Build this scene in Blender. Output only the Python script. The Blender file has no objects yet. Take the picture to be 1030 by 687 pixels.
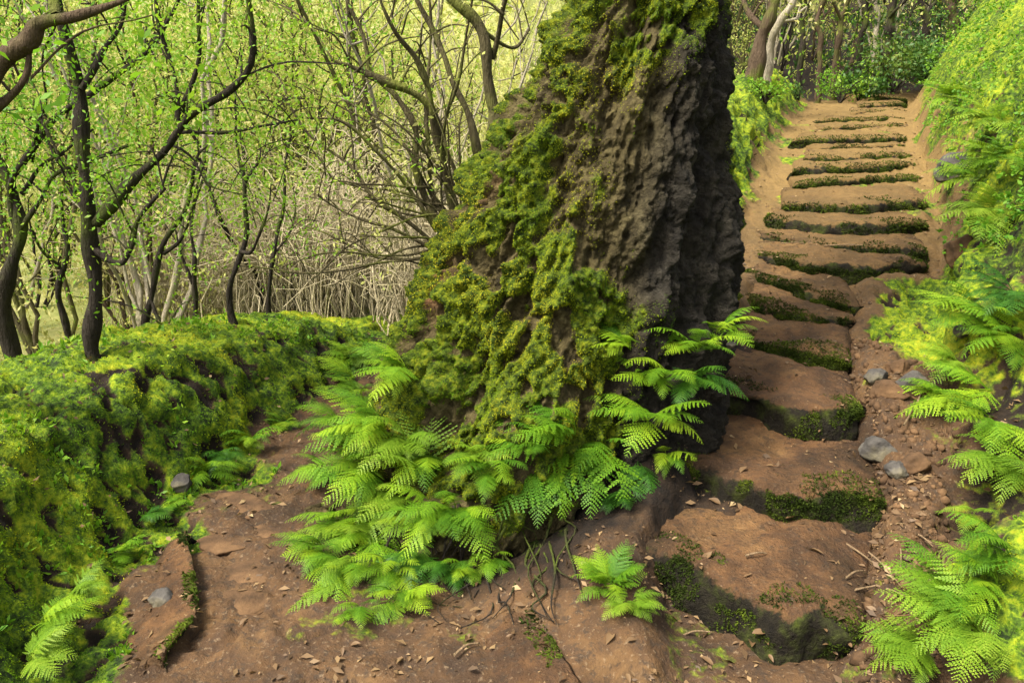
import bpy, math, random
import numpy as np
from mathutils import Vector, Matrix
from mathutils.bvhtree import BVHTree

S = bpy.context.scene
C = S.collection
R = math.radians
# ------------------------------------------------------------------ camera, sky, sun, exposure
PITCH, FPX, CAMH = R(18.0), 870.0, 2.2
cd = bpy.data.cameras.new('camera')
cam = bpy.data.objects.new('camera', cd)
C.objects.link(cam)
cam.location = (0, 0, CAMH)
cam.rotation_euler = (R(90) - PITCH, 0, 0)
cd.sensor_width = 36.0
cd.lens = FPX / 1030 * 36
cd.clip_start, cd.clip_end = 0.05, 600
S.camera = cam

SUN_EL, SUN_AZ = R(58), R(-122)      # azimuth from +Y towards +X: a veiled sun high behind the left shoulder
w = bpy.data.worlds.new('World'); S.world = w; w.use_nodes = True
nt = w.node_tree
sk = nt.nodes.new('ShaderNodeTexSky'); sk.sky_type = 'NISHITA'; sk.sun_disc = False
sk.sun_elevation = SUN_EL; sk.sun_rotation = SUN_AZ
sk.air_density = 1.0; sk.dust_density = 5.0; sk.ozone_density = 0.6
bg = nt.nodes['Background']; bg.inputs['Strength'].default_value = 0.115
hs = nt.nodes.new('ShaderNodeHueSaturation'); hs.inputs['Saturation'].default_value = .40   # thin veil of cloud
nt.links.new(sk.outputs[0], hs.inputs['Color']); nt.links.new(hs.outputs[0], bg.inputs['Color'])
sl = bpy.data.lights.new('sun', 'SUN'); sun = bpy.data.objects.new('sun', sl); C.objects.link(sun)
sl.energy = 2.3; sl.angle = R(14); sl.color = (1.0, 0.95, 0.86)
sd = Vector((math.sin(SUN_AZ) * math.cos(SUN_EL), math.cos(SUN_AZ) * math.cos(SUN_EL), math.sin(SUN_EL)))
sun.rotation_euler = sd.to_track_quat('Z', 'Y').to_euler()
S.view_settings.view_transform = 'Standard'; S.view_settings.look = 'None'
S.view_settings.gamma = 1.0; S.view_settings.exposure = 1.8
S.view_settings.use_curve_mapping = False
S.render.engine = 'CYCLES'
cy = S.cycles
cy.max_bounces = 6; cy.diffuse_bounces = 2; cy.glossy_bounces = 1; cy.transmission_bounces = 3
cy.transparent_max_bounces = 4; cy.use_denoising = True
cy.caustics_reflective = False; cy.caustics_refractive = False

# ------------------------------------------------------------------ helpers
rng = np.random.default_rng(7)
rnd = random.Random(11)


def ray(px, py):
    dx, dy = (px - 515) / FPX, -(py - 343.5) / FPX
    return np.array((dx, math.cos(PITCH) + dy * math.sin(PITCH), -math.sin(PITCH) + dy * math.cos(PITCH)))


def at_z(px, py, z):
    d = ray(px, py); t = (z - CAMH) / d[2]
    return np.array((d[0] * t, d[1] * t, z))


def at_y(px, py, Y):
    d = ray(px, py); t = Y / d[1]
    return np.array((d[0] * t, Y, CAMH + d[2] * t))


def _hash(ix, iy, iz, s):
    h = (ix * 374761393 + iy * 668265263 + iz * 1274126177 + s * 974711) & 0xffffffff
    h = ((h ^ (h >> 13)) * 1274126177) & 0xffffffff
    h = ((h ^ (h >> 16)) * 2246822519) & 0xffffffff
    return h ^ (h >> 15)


_G = np.array([(1,1,0),(-1,1,0),(1,-1,0),(-1,-1,0),(1,0,1),(-1,0,1),(1,0,-1),(-1,0,-1),
               (0,1,1),(0,-1,1),(0,1,-1),(0,-1,-1)], float)


def perlin(p, freq=1.0, seed=0):
    q = np.asarray(p, float) * freq
    i = np.floor(q).astype(np.int64); f = q - i
    u = f * f * f * (f * (f * 6 - 15) + 10)
    out = 0
    for dx in (0, 1):
        for dy in (0, 1):
            for dz in (0, 1):
                g = _G[_hash(i[..., 0] + dx, i[..., 1] + dy, i[..., 2] + dz, seed) % 12]
                d = g[..., 0] * (f[..., 0] - dx) + g[..., 1] * (f[..., 1] - dy) + g[..., 2] * (f[..., 2] - dz)
                wx = u[..., 0] if dx else 1 - u[..., 0]
                wy = u[..., 1] if dy else 1 - u[..., 1]
                wz = u[..., 2] if dz else 1 - u[..., 2]
                out = out + d * wx * wy * wz
    return out


def fbm(p, freq, octv=4, seed=0, gain=.5):
    a, s = 1.0, 0
    for k in range(octv):
        s = s + a * perlin(p, freq, seed + k); freq *= 2.03; a *= gain
    return s


def sstep(a, b, x):
    t = np.clip((np.asarray(x, float) - a) / (b - a), 0, 1)
    return t * t * (3 - 2 * t)


def tag(o, label=None, cat=None, group=None, kind=None):
    if label: o['label'] = label
    if cat: o['category'] = cat
    if group: o['group'] = group
    if kind: o['kind'] = kind
    return o


def link(name, me, mat=None, parent=None, smooth=False):
    o = bpy.data.objects.new(name, me); C.objects.link(o)
    if mat and not me.materials: me.materials.append(mat)
    if parent: o.parent = parent
    if smooth: me.polygons.foreach_set('use_smooth', [True] * len(me.polygons))
    return o


def empty(name, loc, rz=0):
    o = bpy.data.objects.new(name, None); C.objects.link(o)
    o.location = [float(v) for v in loc]; o.rotation_euler = (0, 0, rz); o.empty_display_size = .1
    return o


def mesh(name, v, f, attrs=None):
    """v (n,3); f (m,k) int array of tris or quads"""
    v = np.asarray(v, np.float32); f = np.asarray(f, np.int32)
    me = bpy.data.meshes.new(name)
    me.vertices.add(len(v)); me.vertices.foreach_set('co', v.ravel())
    k = f.shape[1]
    me.loops.add(f.size); me.loops.foreach_set('vertex_index', f.ravel())
    me.polygons.add(len(f))
    me.polygons.foreach_set('loop_start', np.arange(0, f.size, k, dtype=np.int32))
    me.polygons.foreach_set('loop_total', np.full(len(f), k, np.int32))
    for nme, val in (attrs or {}).items():
        a = me.attributes.new(nme, 'FLOAT', 'POINT'); a.data.foreach_set('value', np.asarray(val, np.float32))
    me.update(calc_edges=True)
    return me


def norm(a):
    return a / np.maximum(np.linalg.norm(a, axis=-1, keepdims=True), 1e-9)


# ------------------------------------------------------------------ materials
class NT:
    def __init__(s, name):
        s.m = bpy.data.materials.new(name); s.m.use_nodes = True
        s.t = s.m.node_tree; s.t.nodes.clear()
        s.out = s.n('ShaderNodeOutputMaterial')

    def n(s, ty, **kw):
        nd = s.t.nodes.new(ty)
        for k, v in kw.items(): setattr(nd, k, v)
        return nd

    def l(s, a, b): s.t.links.new(a, b)

    def noise(s, scale, detail=4, rough=.55, vec=None):
        nd = s.n('ShaderNodeTexNoise')
        nd.inputs['Scale'].default_value = scale; nd.inputs['Detail'].default_value = detail
        nd.inputs['Roughness'].default_value = rough
        if vec is not None: s.l(vec, nd.inputs['Vector'])
        return nd.outputs['Fac']

    def ramp(s, fac, stops):
        r = s.n('ShaderNodeValToRGB'); e = r.color_ramp.elements
        while len(e) < len(stops): e.new(.5)
        for el, (p, c) in zip(e, stops):
            el.position = p; el.color = (*c, 1) if len(c) == 3 else c
        s.l(fac, r.inputs['Fac']); return r.outputs['Color']

    def mix(s, fac, a, b, blend='MIX'):
        m = s.n('ShaderNodeMix', data_type='RGBA', blend_type=blend)
        for sock, v in ((m.inputs[0], fac), (m.inputs[6], a), (m.inputs[7], b)):
            if isinstance(v, (int, float)): sock.default_value = v
            elif isinstance(v, tuple): sock.default_value = (*v, 1)
            else: s.l(v, sock)
        return m.outputs[2]

    def math(s, op, a, b=0.0):
        m = s.n('ShaderNodeMath', operation=op)
        for sock, v in ((m.inputs[0], a), (m.inputs[1], b)):
            if isinstance(v, (int, float)): sock.default_value = v
            else: s.l(v, sock)
        return m.outputs[0]

    def attr(s, name):
        a = s.n('ShaderNodeAttribute'); a.attribute_name = name; return a.outputs['Fac']

    def pos(s):
        return s.n('ShaderNodeTexCoord').outputs['Object']

    def bsdf(s, col, rough=.85, bump=None, dist=.02, strength=.6, spec=.25):
        b = s.n('ShaderNodeBsdfPrincipled')
        if isinstance(col, tuple): b.inputs['Base Color'].default_value = (*col, 1)
        else: s.l(col, b.inputs['Base Color'])
        if isinstance(rough, float): b.inputs['Roughness'].default_value = rough
        else: s.l(rough, b.inputs['Roughness'])
        b.inputs['Specular IOR Level'].default_value = spec
        if bump is not None:
            bp = s.n('ShaderNodeBump'); bp.inputs['Distance'].default_value = dist
            bp.inputs['Strength'].default_value = strength
            s.l(bump, bp.inputs['Height']); s.l(bp.outputs[0], b.inputs['Normal'])
        s.l(b.outputs[0], s.out.inputs[0]); return b


def leaf_mat(name, stops, transl=.4, rough=.55, spec=.3, scale=1.4, amount=.6, objvar=0.0, dry=False):
    """leaf colour from a per-leaf random number and a broad noise; thin leaves let light through"""
    t = NT(name)
    g = t.n('ShaderNodeNewGeometry')
    nz = t.noise(scale, 3, .6, g.outputs['Position'])
    oi = t.n('ShaderNodeObjectInfo')
    f = t.math('ADD', t.math('ADD', t.math('MULTIPLY', g.outputs['Random Per Island'], 1 - amount), t.math('MULTIPLY', t.math('SUBTRACT', oi.outputs['Random'], .5), objvar)),
               t.math('MULTIPLY', t.math('MULTIPLY', t.math('SUBTRACT', nz, .25), 2.0), amount))
    if dry: f = t.math('ADD', t.math('SUBTRACT', f, .12), t.math('MULTIPLY', t.attr('dry'), .55))
    col = t.ramp(f, stops)
    b = t.bsdf(col, rough, spec=spec)
    tr = t.n('ShaderNodeBsdfTranslucent'); t.l(t.mix(.35, col, t.mix(1.0, col, (1.0, .95, .35), 'MULTIPLY')), tr.inputs['Color'])
    mx = t.n('ShaderNodeMixShader'); mx.inputs[0].default_value = transl
    t.l(b.outputs[0], mx.inputs[1]); t.l(tr.outputs[0], mx.inputs[2]); t.l(mx.outputs[0], t.out.inputs[0])
    return t.m


M = {}
M['moss'] = leaf_mat('moss', [(0, (.03, .09, .004)), (.3, (.09, .19, .005)), (.55, (.22, .31, .007)), (.8, (.32, .33, .009)), (1, (.38, .33, .018))], .12, .85, .1, 5, .84, 0.0, True)
M['trunk_moss'] = leaf_mat('trunk moss', [(0, (.035, .09, .004)), (.35, (.11, .19, .005)), (.65, (.24, .28, .007)), (1, (.40, .35, .02))], .10, .85, .1, 5, .84, 0.0, True)
M['fern'] = leaf_mat('fern leaf', [(0, (.055, .15, .007)), (.5, (.13, .26, .009)), (1, (.26, .38, .015))], .34, .55, .25, 2.2, .6, .85)
M['fern_dark'] = leaf_mat('fern leaf deep green', [(0, (.018, .07, .006)), (.6, (.04, .13, .008)), (1, (.09, .20, .012))], .35, .5, .3, 2, .5, .55)
M['fern_pale'] = leaf_mat('fern leaf yellow green', [(0, (.10, .21, .012)), (.6, (.19, .32, .018)), (1, (.32, .42, .04))], .45, .55, .3, 2, .5, .55)
M['cover'] = leaf_mat('bank leaf', [(0, (.05, .17, .010)), (.5, (.13, .28, .014)), (1, (.26, .34, .02))], .4, .55, .3, 1.3, .6)
M['far_leaf'] = leaf_mat('thicket leaf', [(0, (.20, .30, .04)), (.45, (.42, .44, .11)), (1, (.68, .58, .28))], .5, .6, .2, .35, .6)
M['mid_leaf'] = leaf_mat('crown leaf', [(0, (.07, .20, .014)), (.5, (.19, .36, .02)), (1, (.42, .50, .05))], .55, .5, .3, .8, .5)
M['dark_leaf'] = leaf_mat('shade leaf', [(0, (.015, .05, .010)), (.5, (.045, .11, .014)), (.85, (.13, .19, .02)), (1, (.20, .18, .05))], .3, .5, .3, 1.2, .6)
M['fern_dry'] = leaf_mat('dry fern', [(0, (.07, .04, .015)), (.6, (.17, .10, .035)), (1, (.30, .21, .07))], .25, .7, .1, 3, .5, .4)
M['moss_yellow'] = leaf_mat('yellow moss', [(0, (.11, .16, .005)), (.4, (.26, .27, .007)), (1, (.46, .37, .02))], .12, .85, .1, 3, .82)
M['dry_leaf'] = leaf_mat('dry leaf', [(0, (.04, .024, .012)), (.55, (.12, .07, .03)), (.85, (.24, .155, .07)), (1, (.42, .33, .17))], .15, .6, .3, 9, .2)


def mk_bark(name, a, b, moss=(.10, .13, .015), mamt=.5):
    t = NT(name); p = t.pos()
    mp = t.n('ShaderNodeMapping'); mp.inputs['Scale'].default_value = (1, 1, .25); t.l(p, mp.inputs[0])
    n1 = t.noise(28, 5, .65, mp.outputs[0]); n2 = t.noise(3.0, 3, .5, p)
    c = t.mix(n1, a, b)
    c = t.mix(t.ramp(n2, [(.5, (0, 0, 0)), (.68, (mamt,) * 3)]), c, moss)
    t.bsdf(c, .9, t.math('ADD', n1, t.math('MULTIPLY', n2, .5)), .05, 1.0, .1); return t.m


M['bark_dark'] = mk_bark('dark bark', (.008, .006, .005), (.050, .040, .028), (.075, .10, .012), .75)
M['bark_brown'] = mk_bark('brown bark', (.022, .014, .009), (.13, .090, .054), (.11, .14, .015), .8)
M['bark_olive'] = mk_bark('olive bark', (.030, .024, .012), (.12, .10, .048), (.13, .15, .02), .7)
M['bark_pale'] = mk_bark('pale bark', (.17, .14, .09), (.44, .38, .27), (.26, .26, .09), .4)

# ground: dirt with moss and litter by a mask
t = NT('path earth'); p = t.pos()
n1, n2, n3 = t.noise(2.1, 4, .6, p), t.noise(14, 6, .65, p), t.noise(60, 4, .6, p)
dirt = t.ramp(n1, [(.25, (.018, .011, .005)), (.42, (.045, .024, .010)), (.55, (.085, .045, .018)), (.75, (.15, .085, .032))])
dirt = t.mix(t.ramp(n2, [(.35, (1, 1, 1)), (.6, (0, 0, 0))]), dirt, t.mix(.62, dirt, (.035, .022, .014)))
n4 = t.noise(26, 5, .7, p)
dirt = t.mix(t.ramp(n4, [(.52, (0, 0, 0)), (.62, (.75,) * 3)]), dirt, (.035, .024, .015))
dirt = t.mix(t.ramp(n3, [(.58, (0, 0, 0)), (.70, (.6,) * 3)]), dirt, (.20, .14, .08))
warm = t.attr('warm')
dirt = t.mix(t.math('MULTIPLY', warm, .78), dirt, t.mix(n2, (.115, .072, .023), (.235, .15, .045)))
dirt = t.mix(t.attr('soil_shade'), dirt, t.ramp(n2, [(.3, (.004, .003, .002)), (.7, (.020, .012, .006))]))  # near-black soil; also carries shade put into the colour
mossc = t.ramp(t.math('ADD', t.noise(22, 6, .7, p), t.math('MULTIPLY', t.attr('dry'), .16)), [(.36, (.008, .016, .002)), (.48, (.045, .085, .004)), (.60, (.14, .19, .006)), (.78, (.30, .29, .012))])
mk = t.math('ADD', t.attr('moss'), t.math('MULTIPLY', t.math('SUBTRACT', n2, .5), .9))
col = t.mix(t.ramp(mk, [(.42, (0, 0, 0)), (.62, (1, 1, 1))]), dirt, mossc)
farc = t.ramp(t.noise(1.2, 6, .7, p), [(.3, (.06, .08, .02)), (.5, (.18, .19, .05)), (.7, (.36, .32, .13))])
col = t.mix(t.attr('far'), col, farc)
bm = t.math('ADD', t.math('MULTIPLY', n2, 1.0), t.math('MULTIPLY', n3, .35))
t.bsdf(col, .88, bm, .025, .8, .2)
M['ground'] = t.m

t = NT('step earth'); p = t.pos(); g = t.n('ShaderNodeNewGeometry')
n1, n2, n3 = t.noise(2.4, 4, .6, p), t.noise(16, 6, .65, p), t.noise(70, 4, .6, p)
dirt = t.ramp(n1, [(.25, (.020, .011, .005)), (.42, (.058, .030, .013)), (.55, (.112, .056, .022)), (.75, (.18, .10, .038))])
dirt = t.mix(t.ramp(n2, [(.32, (1, 1, 1)), (.56, (0, 0, 0))]), dirt, t.mix(.6, dirt, (.035, .022, .014)))
n4 = t.noise(22, 5, .7, p)
dirt = t.mix(t.ramp(n4, [(.54, (0, 0, 0)), (.64, (.7,) * 3)]), dirt, (.035, .024, .015))
dirt = t.mix(t.ramp(n3, [(.6, (0, 0, 0)), (.72, (.5,) * 3)]), dirt, (.21, .15, .085))
dirt = t.mix(t.math('MULTIPLY', t.attr('warm'), .78), dirt, t.mix(n2, (.115, .072, .023), (.235, .15, .045)))  # upper steps get the same painted-in sunlit ochre as the upper path
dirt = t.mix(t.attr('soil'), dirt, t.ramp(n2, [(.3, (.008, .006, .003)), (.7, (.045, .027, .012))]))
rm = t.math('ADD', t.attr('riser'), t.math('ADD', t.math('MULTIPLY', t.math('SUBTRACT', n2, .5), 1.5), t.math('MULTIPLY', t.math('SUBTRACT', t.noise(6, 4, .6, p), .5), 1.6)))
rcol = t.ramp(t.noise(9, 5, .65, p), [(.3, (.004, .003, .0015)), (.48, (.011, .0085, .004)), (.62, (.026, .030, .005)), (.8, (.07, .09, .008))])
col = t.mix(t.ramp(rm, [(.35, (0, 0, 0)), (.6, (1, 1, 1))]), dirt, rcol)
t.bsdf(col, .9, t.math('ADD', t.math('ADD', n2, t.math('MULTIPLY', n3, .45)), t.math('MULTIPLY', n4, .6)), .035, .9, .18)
M['step'] = t.m

t = NT('old bark'); p = t.pos()
n1, n2 = t.noise(11, 6, .7, p), t.noise(42, 5, .65, p)
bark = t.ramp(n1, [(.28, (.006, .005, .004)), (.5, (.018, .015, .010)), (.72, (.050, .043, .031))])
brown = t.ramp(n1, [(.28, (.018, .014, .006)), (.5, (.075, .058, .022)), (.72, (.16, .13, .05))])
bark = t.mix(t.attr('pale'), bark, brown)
red = t.math('MULTIPLY', t.attr('red'), 1.0)
bark = t.mix(red, bark, t.ramp(n2, [(.3, (.10, .045, .02)), (.7, (.27, .13, .06))]))
mossc = t.ramp(t.noise(24, 6, .7, p), [(.36, (.010, .018, .002)), (.5, (.055, .085, .005)), (.66, (.18, .20, .008))])
mk = t.math('ADD', t.attr('moss'), t.math('MULTIPLY', t.math('SUBTRACT', n1, .5), .9))
col = t.mix(t.ramp(mk, [(.42, (0, 0, 0)), (.62, (1, 1, 1))]), bark, mossc)
t.bsdf(col, .9, t.math('ADD', n1, t.math('MULTIPLY', n2, .5)), .06, 1.0, .15)
M['trunk'] = t.m

t = NT('weathered stone'); p = t.pos()
n1, n2 = t.noise(7, 5, .6, p), t.noise(40, 4, .6, p)
c = t.ramp(n1, [(.3, (.02, .018, .015)), (.5, (.06, .053, .044)), (.72, (.125, .113, .095))])
c = t.mix(t.ramp(t.noise(4, 4, .6, p), [(.5, (0, 0, 0)), (.66, (.8,) * 3)]), c, (.12, .10, .05))
t.bsdf(c, .85, t.math('ADD', n1, t.math('MULTIPLY', n2, .4)), .02, .8, .25)
M['stone'] = t.m
t = NT('brown stone'); p = t.pos()
n1, n2 = t.noise(7, 5, .6, p), t.noise(40, 4, .6, p)
c = t.ramp(n1, [(.3, (.03, .018, .009)), (.5, (.08, .044, .02)), (.72, (.14, .078, .034))])
t.bsdf(c, .9, t.math('ADD', n1, t.math('MULTIPLY', n2, .4)), .02, .8, .2)
M['stone_brown'] = t.m

# ------------------------------------------------------------------ steps as read off the slope: top edge, height
STEPS = [
 ([(636, 548), (652, 554), (678, 562), (723, 584), (765, 604), (799, 616), (830, 614), (872, 630)], .18, 'lowest step of the right flight, wide curved tread with a mossy dark front edge'),
 ([(660, 452), (682, 463), (711, 470), (744, 482), (782, 494), (815, 500), (849, 498), (900, 502)], .32, 'second step from the bottom, broad red tread just below the thick rounded block'),
 ([(700, 372), (715, 381), (730, 388), (762, 396), (805, 408), (836, 410), (860, 407), (876, 396)], .50, 'thick rounded step block with the tallest dark front, beside the grey stones'),
 ([(712, 326), (723, 331), (758, 340), (797, 351), (829, 358), (862, 361)], .57, 'low step directly behind the thick rounded block, right of the fern tips'),
 ([(730, 294), (744, 300), (778, 308), (813, 315), (835, 317), (868, 318)], .64, 'fifth step from the bottom, short tread with an olive mossy front'),
 ([(742, 274), (754, 278), (797, 288), (836, 297), (872, 302)], .70, 'narrow step just below the full-width step with the black gap under it'),
 ([(752, 250), (762, 255), (797, 260), (829, 264), (876, 265), (942, 261)], .80, 'full-width step with a long black shadowed front and mossy lip'),
 ([(758, 234), (768, 237), (813, 243), (876, 248), (940, 249)], .86, 'step just above the black-fronted full-width step, with twigs lying on its edge'),
 ([(766, 215), (776, 219), (821, 224), (876, 226), (942, 222)], .95, 'ninth step from the bottom, beginning beside the mossy side of the trunk'),
 ([(782, 203), (800, 205), (850, 207), (884, 205), (940, 200)], 1.03, 'step with a dark green mossy front right below the smooth dirt slope'),
 ([(800, 184), (817, 183), (860, 180), (900, 178), (938, 176)], 1.10, 'step level with the grey rock in the right bank'),
 ([(800, 170), (820, 168), (870, 167), (930, 164)], 1.18, 'twelfth step from the bottom, thin tread in the upper flight'),
 ([(808, 158), (860, 157), (922, 154)], 1.23, 'thirteenth step from the bottom, faint ochre edge in the upper flight'),
 ([(822, 148), (870, 147), (917, 145)], 1.27, 'fourteenth step from the bottom, just below the dark-edged long upper step'),
 ([(796, 140), (850, 139), (918, 137)], 1.34, 'long upper step with a dark edge reaching furthest left'),
 ([(826, 128), (870, 127), (917, 125)], 1.40, 'sixteenth step from the bottom, shadowed front near the top bend'),
 ([(816, 121), (870, 120), (917, 118)], 1.45, 'fourth step from the top, ochre tread with a thin dark edge'),
 ([(855, 113), (890, 112), (918, 111)], 1.50, 'third step from the top, short orange tread'),
 ([(865, 106), (890, 105), (916, 104)], 1.56, 'second step from the top, thin orange tread'),
 ([(872, 99), (895, 98), (916, 98)], 1.62, 'topmost step of the flight, below the dark bushes'),
]
EDGE = [np.array([at_z(x, y, z) for x, y in e]) for e, z, _l in STEPS]
EY = np.array([e[:, 1].mean() for e in EDGE]); EZ = np.array([z for _e, z, _l in STEPS])

# ------------------------------------------------------------------ terrain
_ys = np.array([-10, 2.2, *EY, 16.5, 19, 26, 40, 70, 130])
_zs = np.array([0, 0, *(np.array([0, *EZ[:-1]]) - .02), 1.68, 2.0, 3.4, 7.5, 16, 24])
_xl = np.array([(-10, .5), (2.6, .5), (3.3, .55), (3.9, .82), (4.55, 1.12), (5.25, 1.32), (5.8, 1.57), (6.2, 1.72), (6.5, 1.85), (6.9, 1.98), (7.4, 2.12),
                (8.4, 2.45), (9.4, 2.9), (10.3, 3.15), (11.5, 3.65), (13, 4.3), (14.4, 4.9), (17, 5.2), (30, 3.0), (130, 0)])
_xr = np.array([(-10, 1.5), (2.4, 1.5), (2.9, 1.6), (3.4, 1.92), (4.0, 2.2), (4.6, 2.42), (5.2, 2.66), (6.2, 3.17), (7.1, 3.55), (7.7, 3.78), (8.7, 4.2),
                (9.6, 4.48), (10.4, 4.78), (11.5, 5.25), (12.2, 5.55), (13.7, 6.15), (14.4, 6.45), (17, 8), (30, 20), (130, 60)])
_xt = np.array([(-10, -1.9), (2.0, -1.60), (2.9, -1.74), (3.5, -1.80), (4.0, -1.76), (4.6, -1.50), (5.5, -1.26), (6.6, -1.02), (8, -.9), (12, -.5), (130, 0)])
_am = np.array([(-10, .8), (3, .78), (4.2, .74), (5, .62), (5.8, .46), (7, .22), (9, .05), (12, 0), (130, 0)])


def dryness(p):
    """moss on the open crest is yellower than the moss near the path"""
    u = np.interp(p[:, 1], _xt[:, 0], _xt[:, 1]) - p[:, 0]; q = p[:, 0] - np.interp(p[:, 1], _xr[:, 0], _xr[:, 1])
    c = .42 * sstep(.30, .75, u) * (p[:, 0] < -.5) + .12 * (p[:, 0] > .5) * (1 - sstep(4, 2.5, p[:, 1])) + .12 * sstep(.1, -.3, q) * (p[:, 0] > .5) * (p[:, 1] < 7)
    return np.clip(c + perlin(p, 1.4, 301) * .9 + perlin(p, 4, 302) * .35, -.2, 1)


def base_height(x, y):
    x = np.asarray(x, float); y = np.asarray(y, float)
    zS = np.interp(y, _ys, _zs)
    xl = np.interp(y, _xl[:, 0], _xl[:, 1]); xr = np.interp(y, _xr[:, 0], _xr[:, 1])
    xt = np.interp(y, _xt[:, 0], _xt[:, 1]); am = np.interp(y, _am[:, 0], _am[:, 1])
    # left path and the valley beyond it
    zp = -.16 * np.maximum(y - 6.4, 0)
    zp = np.where(y > 22, -.16 * 15.6 + .15 * (y - 22), zp)
    u = xt - x
    bank = am * (.8 * sstep(-.02, .5, u) + .2 * sstep(.3, 1.1, u)) * (1 + .1 * np.sin(x * 2.1 + y))
    bank = bank - .34 * np.maximum(u - 1.15, 0) * sstep(12, 5, y)
    bank = np.where(y < 5.2, np.maximum(bank, -.2 + 0 * u), bank)
    zl = zp + bank
    # mound between the two ways
    v = xl - x
    e_r = np.interp(y, [2.75, 3.5, 3.9, 4.3, 4.7, 5.35, 5.6, 6.0, 6.4], [1.26, 1.68, 1.78, 1.86, 1.96, 2.22, 2.34, 2.45, 3.1])
    z_hi = np.interp(y, np.r_[2.45, EY[:6] - .06, 6.3], np.r_[.0, EZ[:6] + .012, .78])
    k_hi = np.maximum(sstep(-.06, .10, x - e_r), sstep(.14, -.02, x - xl) * .9) * sstep(2.45, 2.7, y) * sstep(6.4, 5.9, y)
    zS = zS + (np.maximum(z_hi, zS) - zS) * k_hi
    mound = sstep(6.2, 8.0, y) * sstep(19, 14, y) * (.62 * sstep(0, .75, v))
    s = sstep(np.minimum(-.8, xl - 1.2), xl, x) if np.ndim(xl) == 0 else sstep(0, 1, (x - np.minimum(-.5, xl - 1.1)) / (xl - np.minimum(-.5, xl - 1.1)))
    s = np.where(y < 6, np.clip((x - (xl - .8)) / .8, 0, 1), s)
    s = s * s * (3 - 2 * s)
    z = zl * (1 - s) + (zS + mound) * s
    # right bank
    q = np.maximum(x - xr, 0)
    k = sstep(19, 14.5, y)
    rb = (1.75 * (1 - np.exp(-q / .62)) + .28 * q) * (.35 + .65 * sstep(2.6, 6.0, y)) * k
    z = np.where(x > xr, zS + rb, z)
    return z


def axis(fine0, fine1, step, lo, hi, grow=1.16, mid=None):
    a = list(np.arange(fine0, fine1 + 1e-6, step))
    d, x = step, fine1
    lim = mid[1] if mid else 1e9
    while x < hi:
        d = min(d * grow, lim) if mid and x < mid[0] else d * grow
        x += d; a.append(x)
    d, x = step, fine0
    while x > lo:
        d *= grow; x -= d; a.insert(0, x)
    return np.array(a)


gx = axis(-3.4, 4.6, .026, -90, 110, 1.09)
gy = axis(2.1, 8.2, .026, -12, 130, 1.06, (16, .09))
X, Y = np.meshgrid(gx, gy)
Z = base_height(X, Y)
# masks
xl = np.interp(Y, _xl[:, 0], _xl[:, 1]); xr = np.interp(Y, _xr[:, 0], _xr[:, 1]); xt = np.interp(Y, _xt[:, 0], _xt[:, 1])
P3 = np.stack([X, Y, Z], -1)
edge = fbm(P3, 2.2, 3, 5) * .35
mL = sstep(-.12, .16, (xt - X) + edge)                                   # left bank
mR = sstep(-.15, .35, (X - xr) + edge * .8)                              # right bank
mM = sstep(.0, .35, (xl - X) + edge * .6) * sstep(6.6, 7.6, Y) * sstep(17, 14, Y) * sstep(-.6, .3, X)  # mound beside the upper steps
mB = sstep(5.8, 7.0, Y) * sstep(-1.2, -.6, X) * sstep(.1, .5, xl - X)
side = sstep(-.05, .3, (X - (xr - .42)) + edge * 1.2) * sstep(4.3, 4.9, Y) * sstep(6.6, 5.8, Y)       # green dirt patch right of the narrow steps
qr = X - xr
gap = np.maximum(sstep(.10, .22, qr + edge * .4) * sstep(.62, .45, qr + edge * .4) * sstep(4.5, 4.8, Y) * sstep(5.9, 5.5, Y),
                 sstep(.0, .12, qr + edge * .5) * sstep(.75, .5, qr + edge * .4) * sstep(3.0, 3.3, Y) * sstep(4.5, 4.1, Y))
toe = sstep(-.34, -.10, (xt - X) + edge * 1.0) * sstep(5, 4.2, Y) * .8
moss = np.clip(np.maximum.reduce([mL, toe, mR, mM, mB, side * .95]) * (1 - .45 * gap), 0, 1)
far = np.clip(sstep(1.5, 2.6, xt - X) * sstep(4.6, 5.6, Y) + sstep(8, 11, Y) * sstep(2.5, .5, X) + sstep(17, 22, Y), 0, 1)
warm = sstep(4.2, 9.5, Y) * sstep(-.5, .3, X - xl + .2)  # ochre earth up the slope, its sunlit brightness painted into the colour
# displacement along the surface normal
dzx = np.gradient(Z, gx, axis=1); dzy = np.gradient(Z, gy, axis=0)
N = norm(np.stack([-dzx, -dzy, np.ones_like(Z)], -1))
lump = np.abs(fbm(P3 * (1, 1, 1.3), 3.4, 4, 21)) * (.045 + .05 * (X > 0)) + fbm(P3, 1.1, 2, 31) * .07
lump = lump - .02
pock = sstep(.16, .42, fbm(P3 * (1, 1, 1.2), 2.6, 3, 77))
lump = lump - (.03 + .05 * (X > 0)) * pock
dirt_d = fbm(P3, 3.0, 5, 3) * .035 + np.abs(fbm(P3, 9.0, 4, 9)) * .022 + .010 * sstep(.1, .3, fbm(P3, 14, 2, 10))
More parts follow.
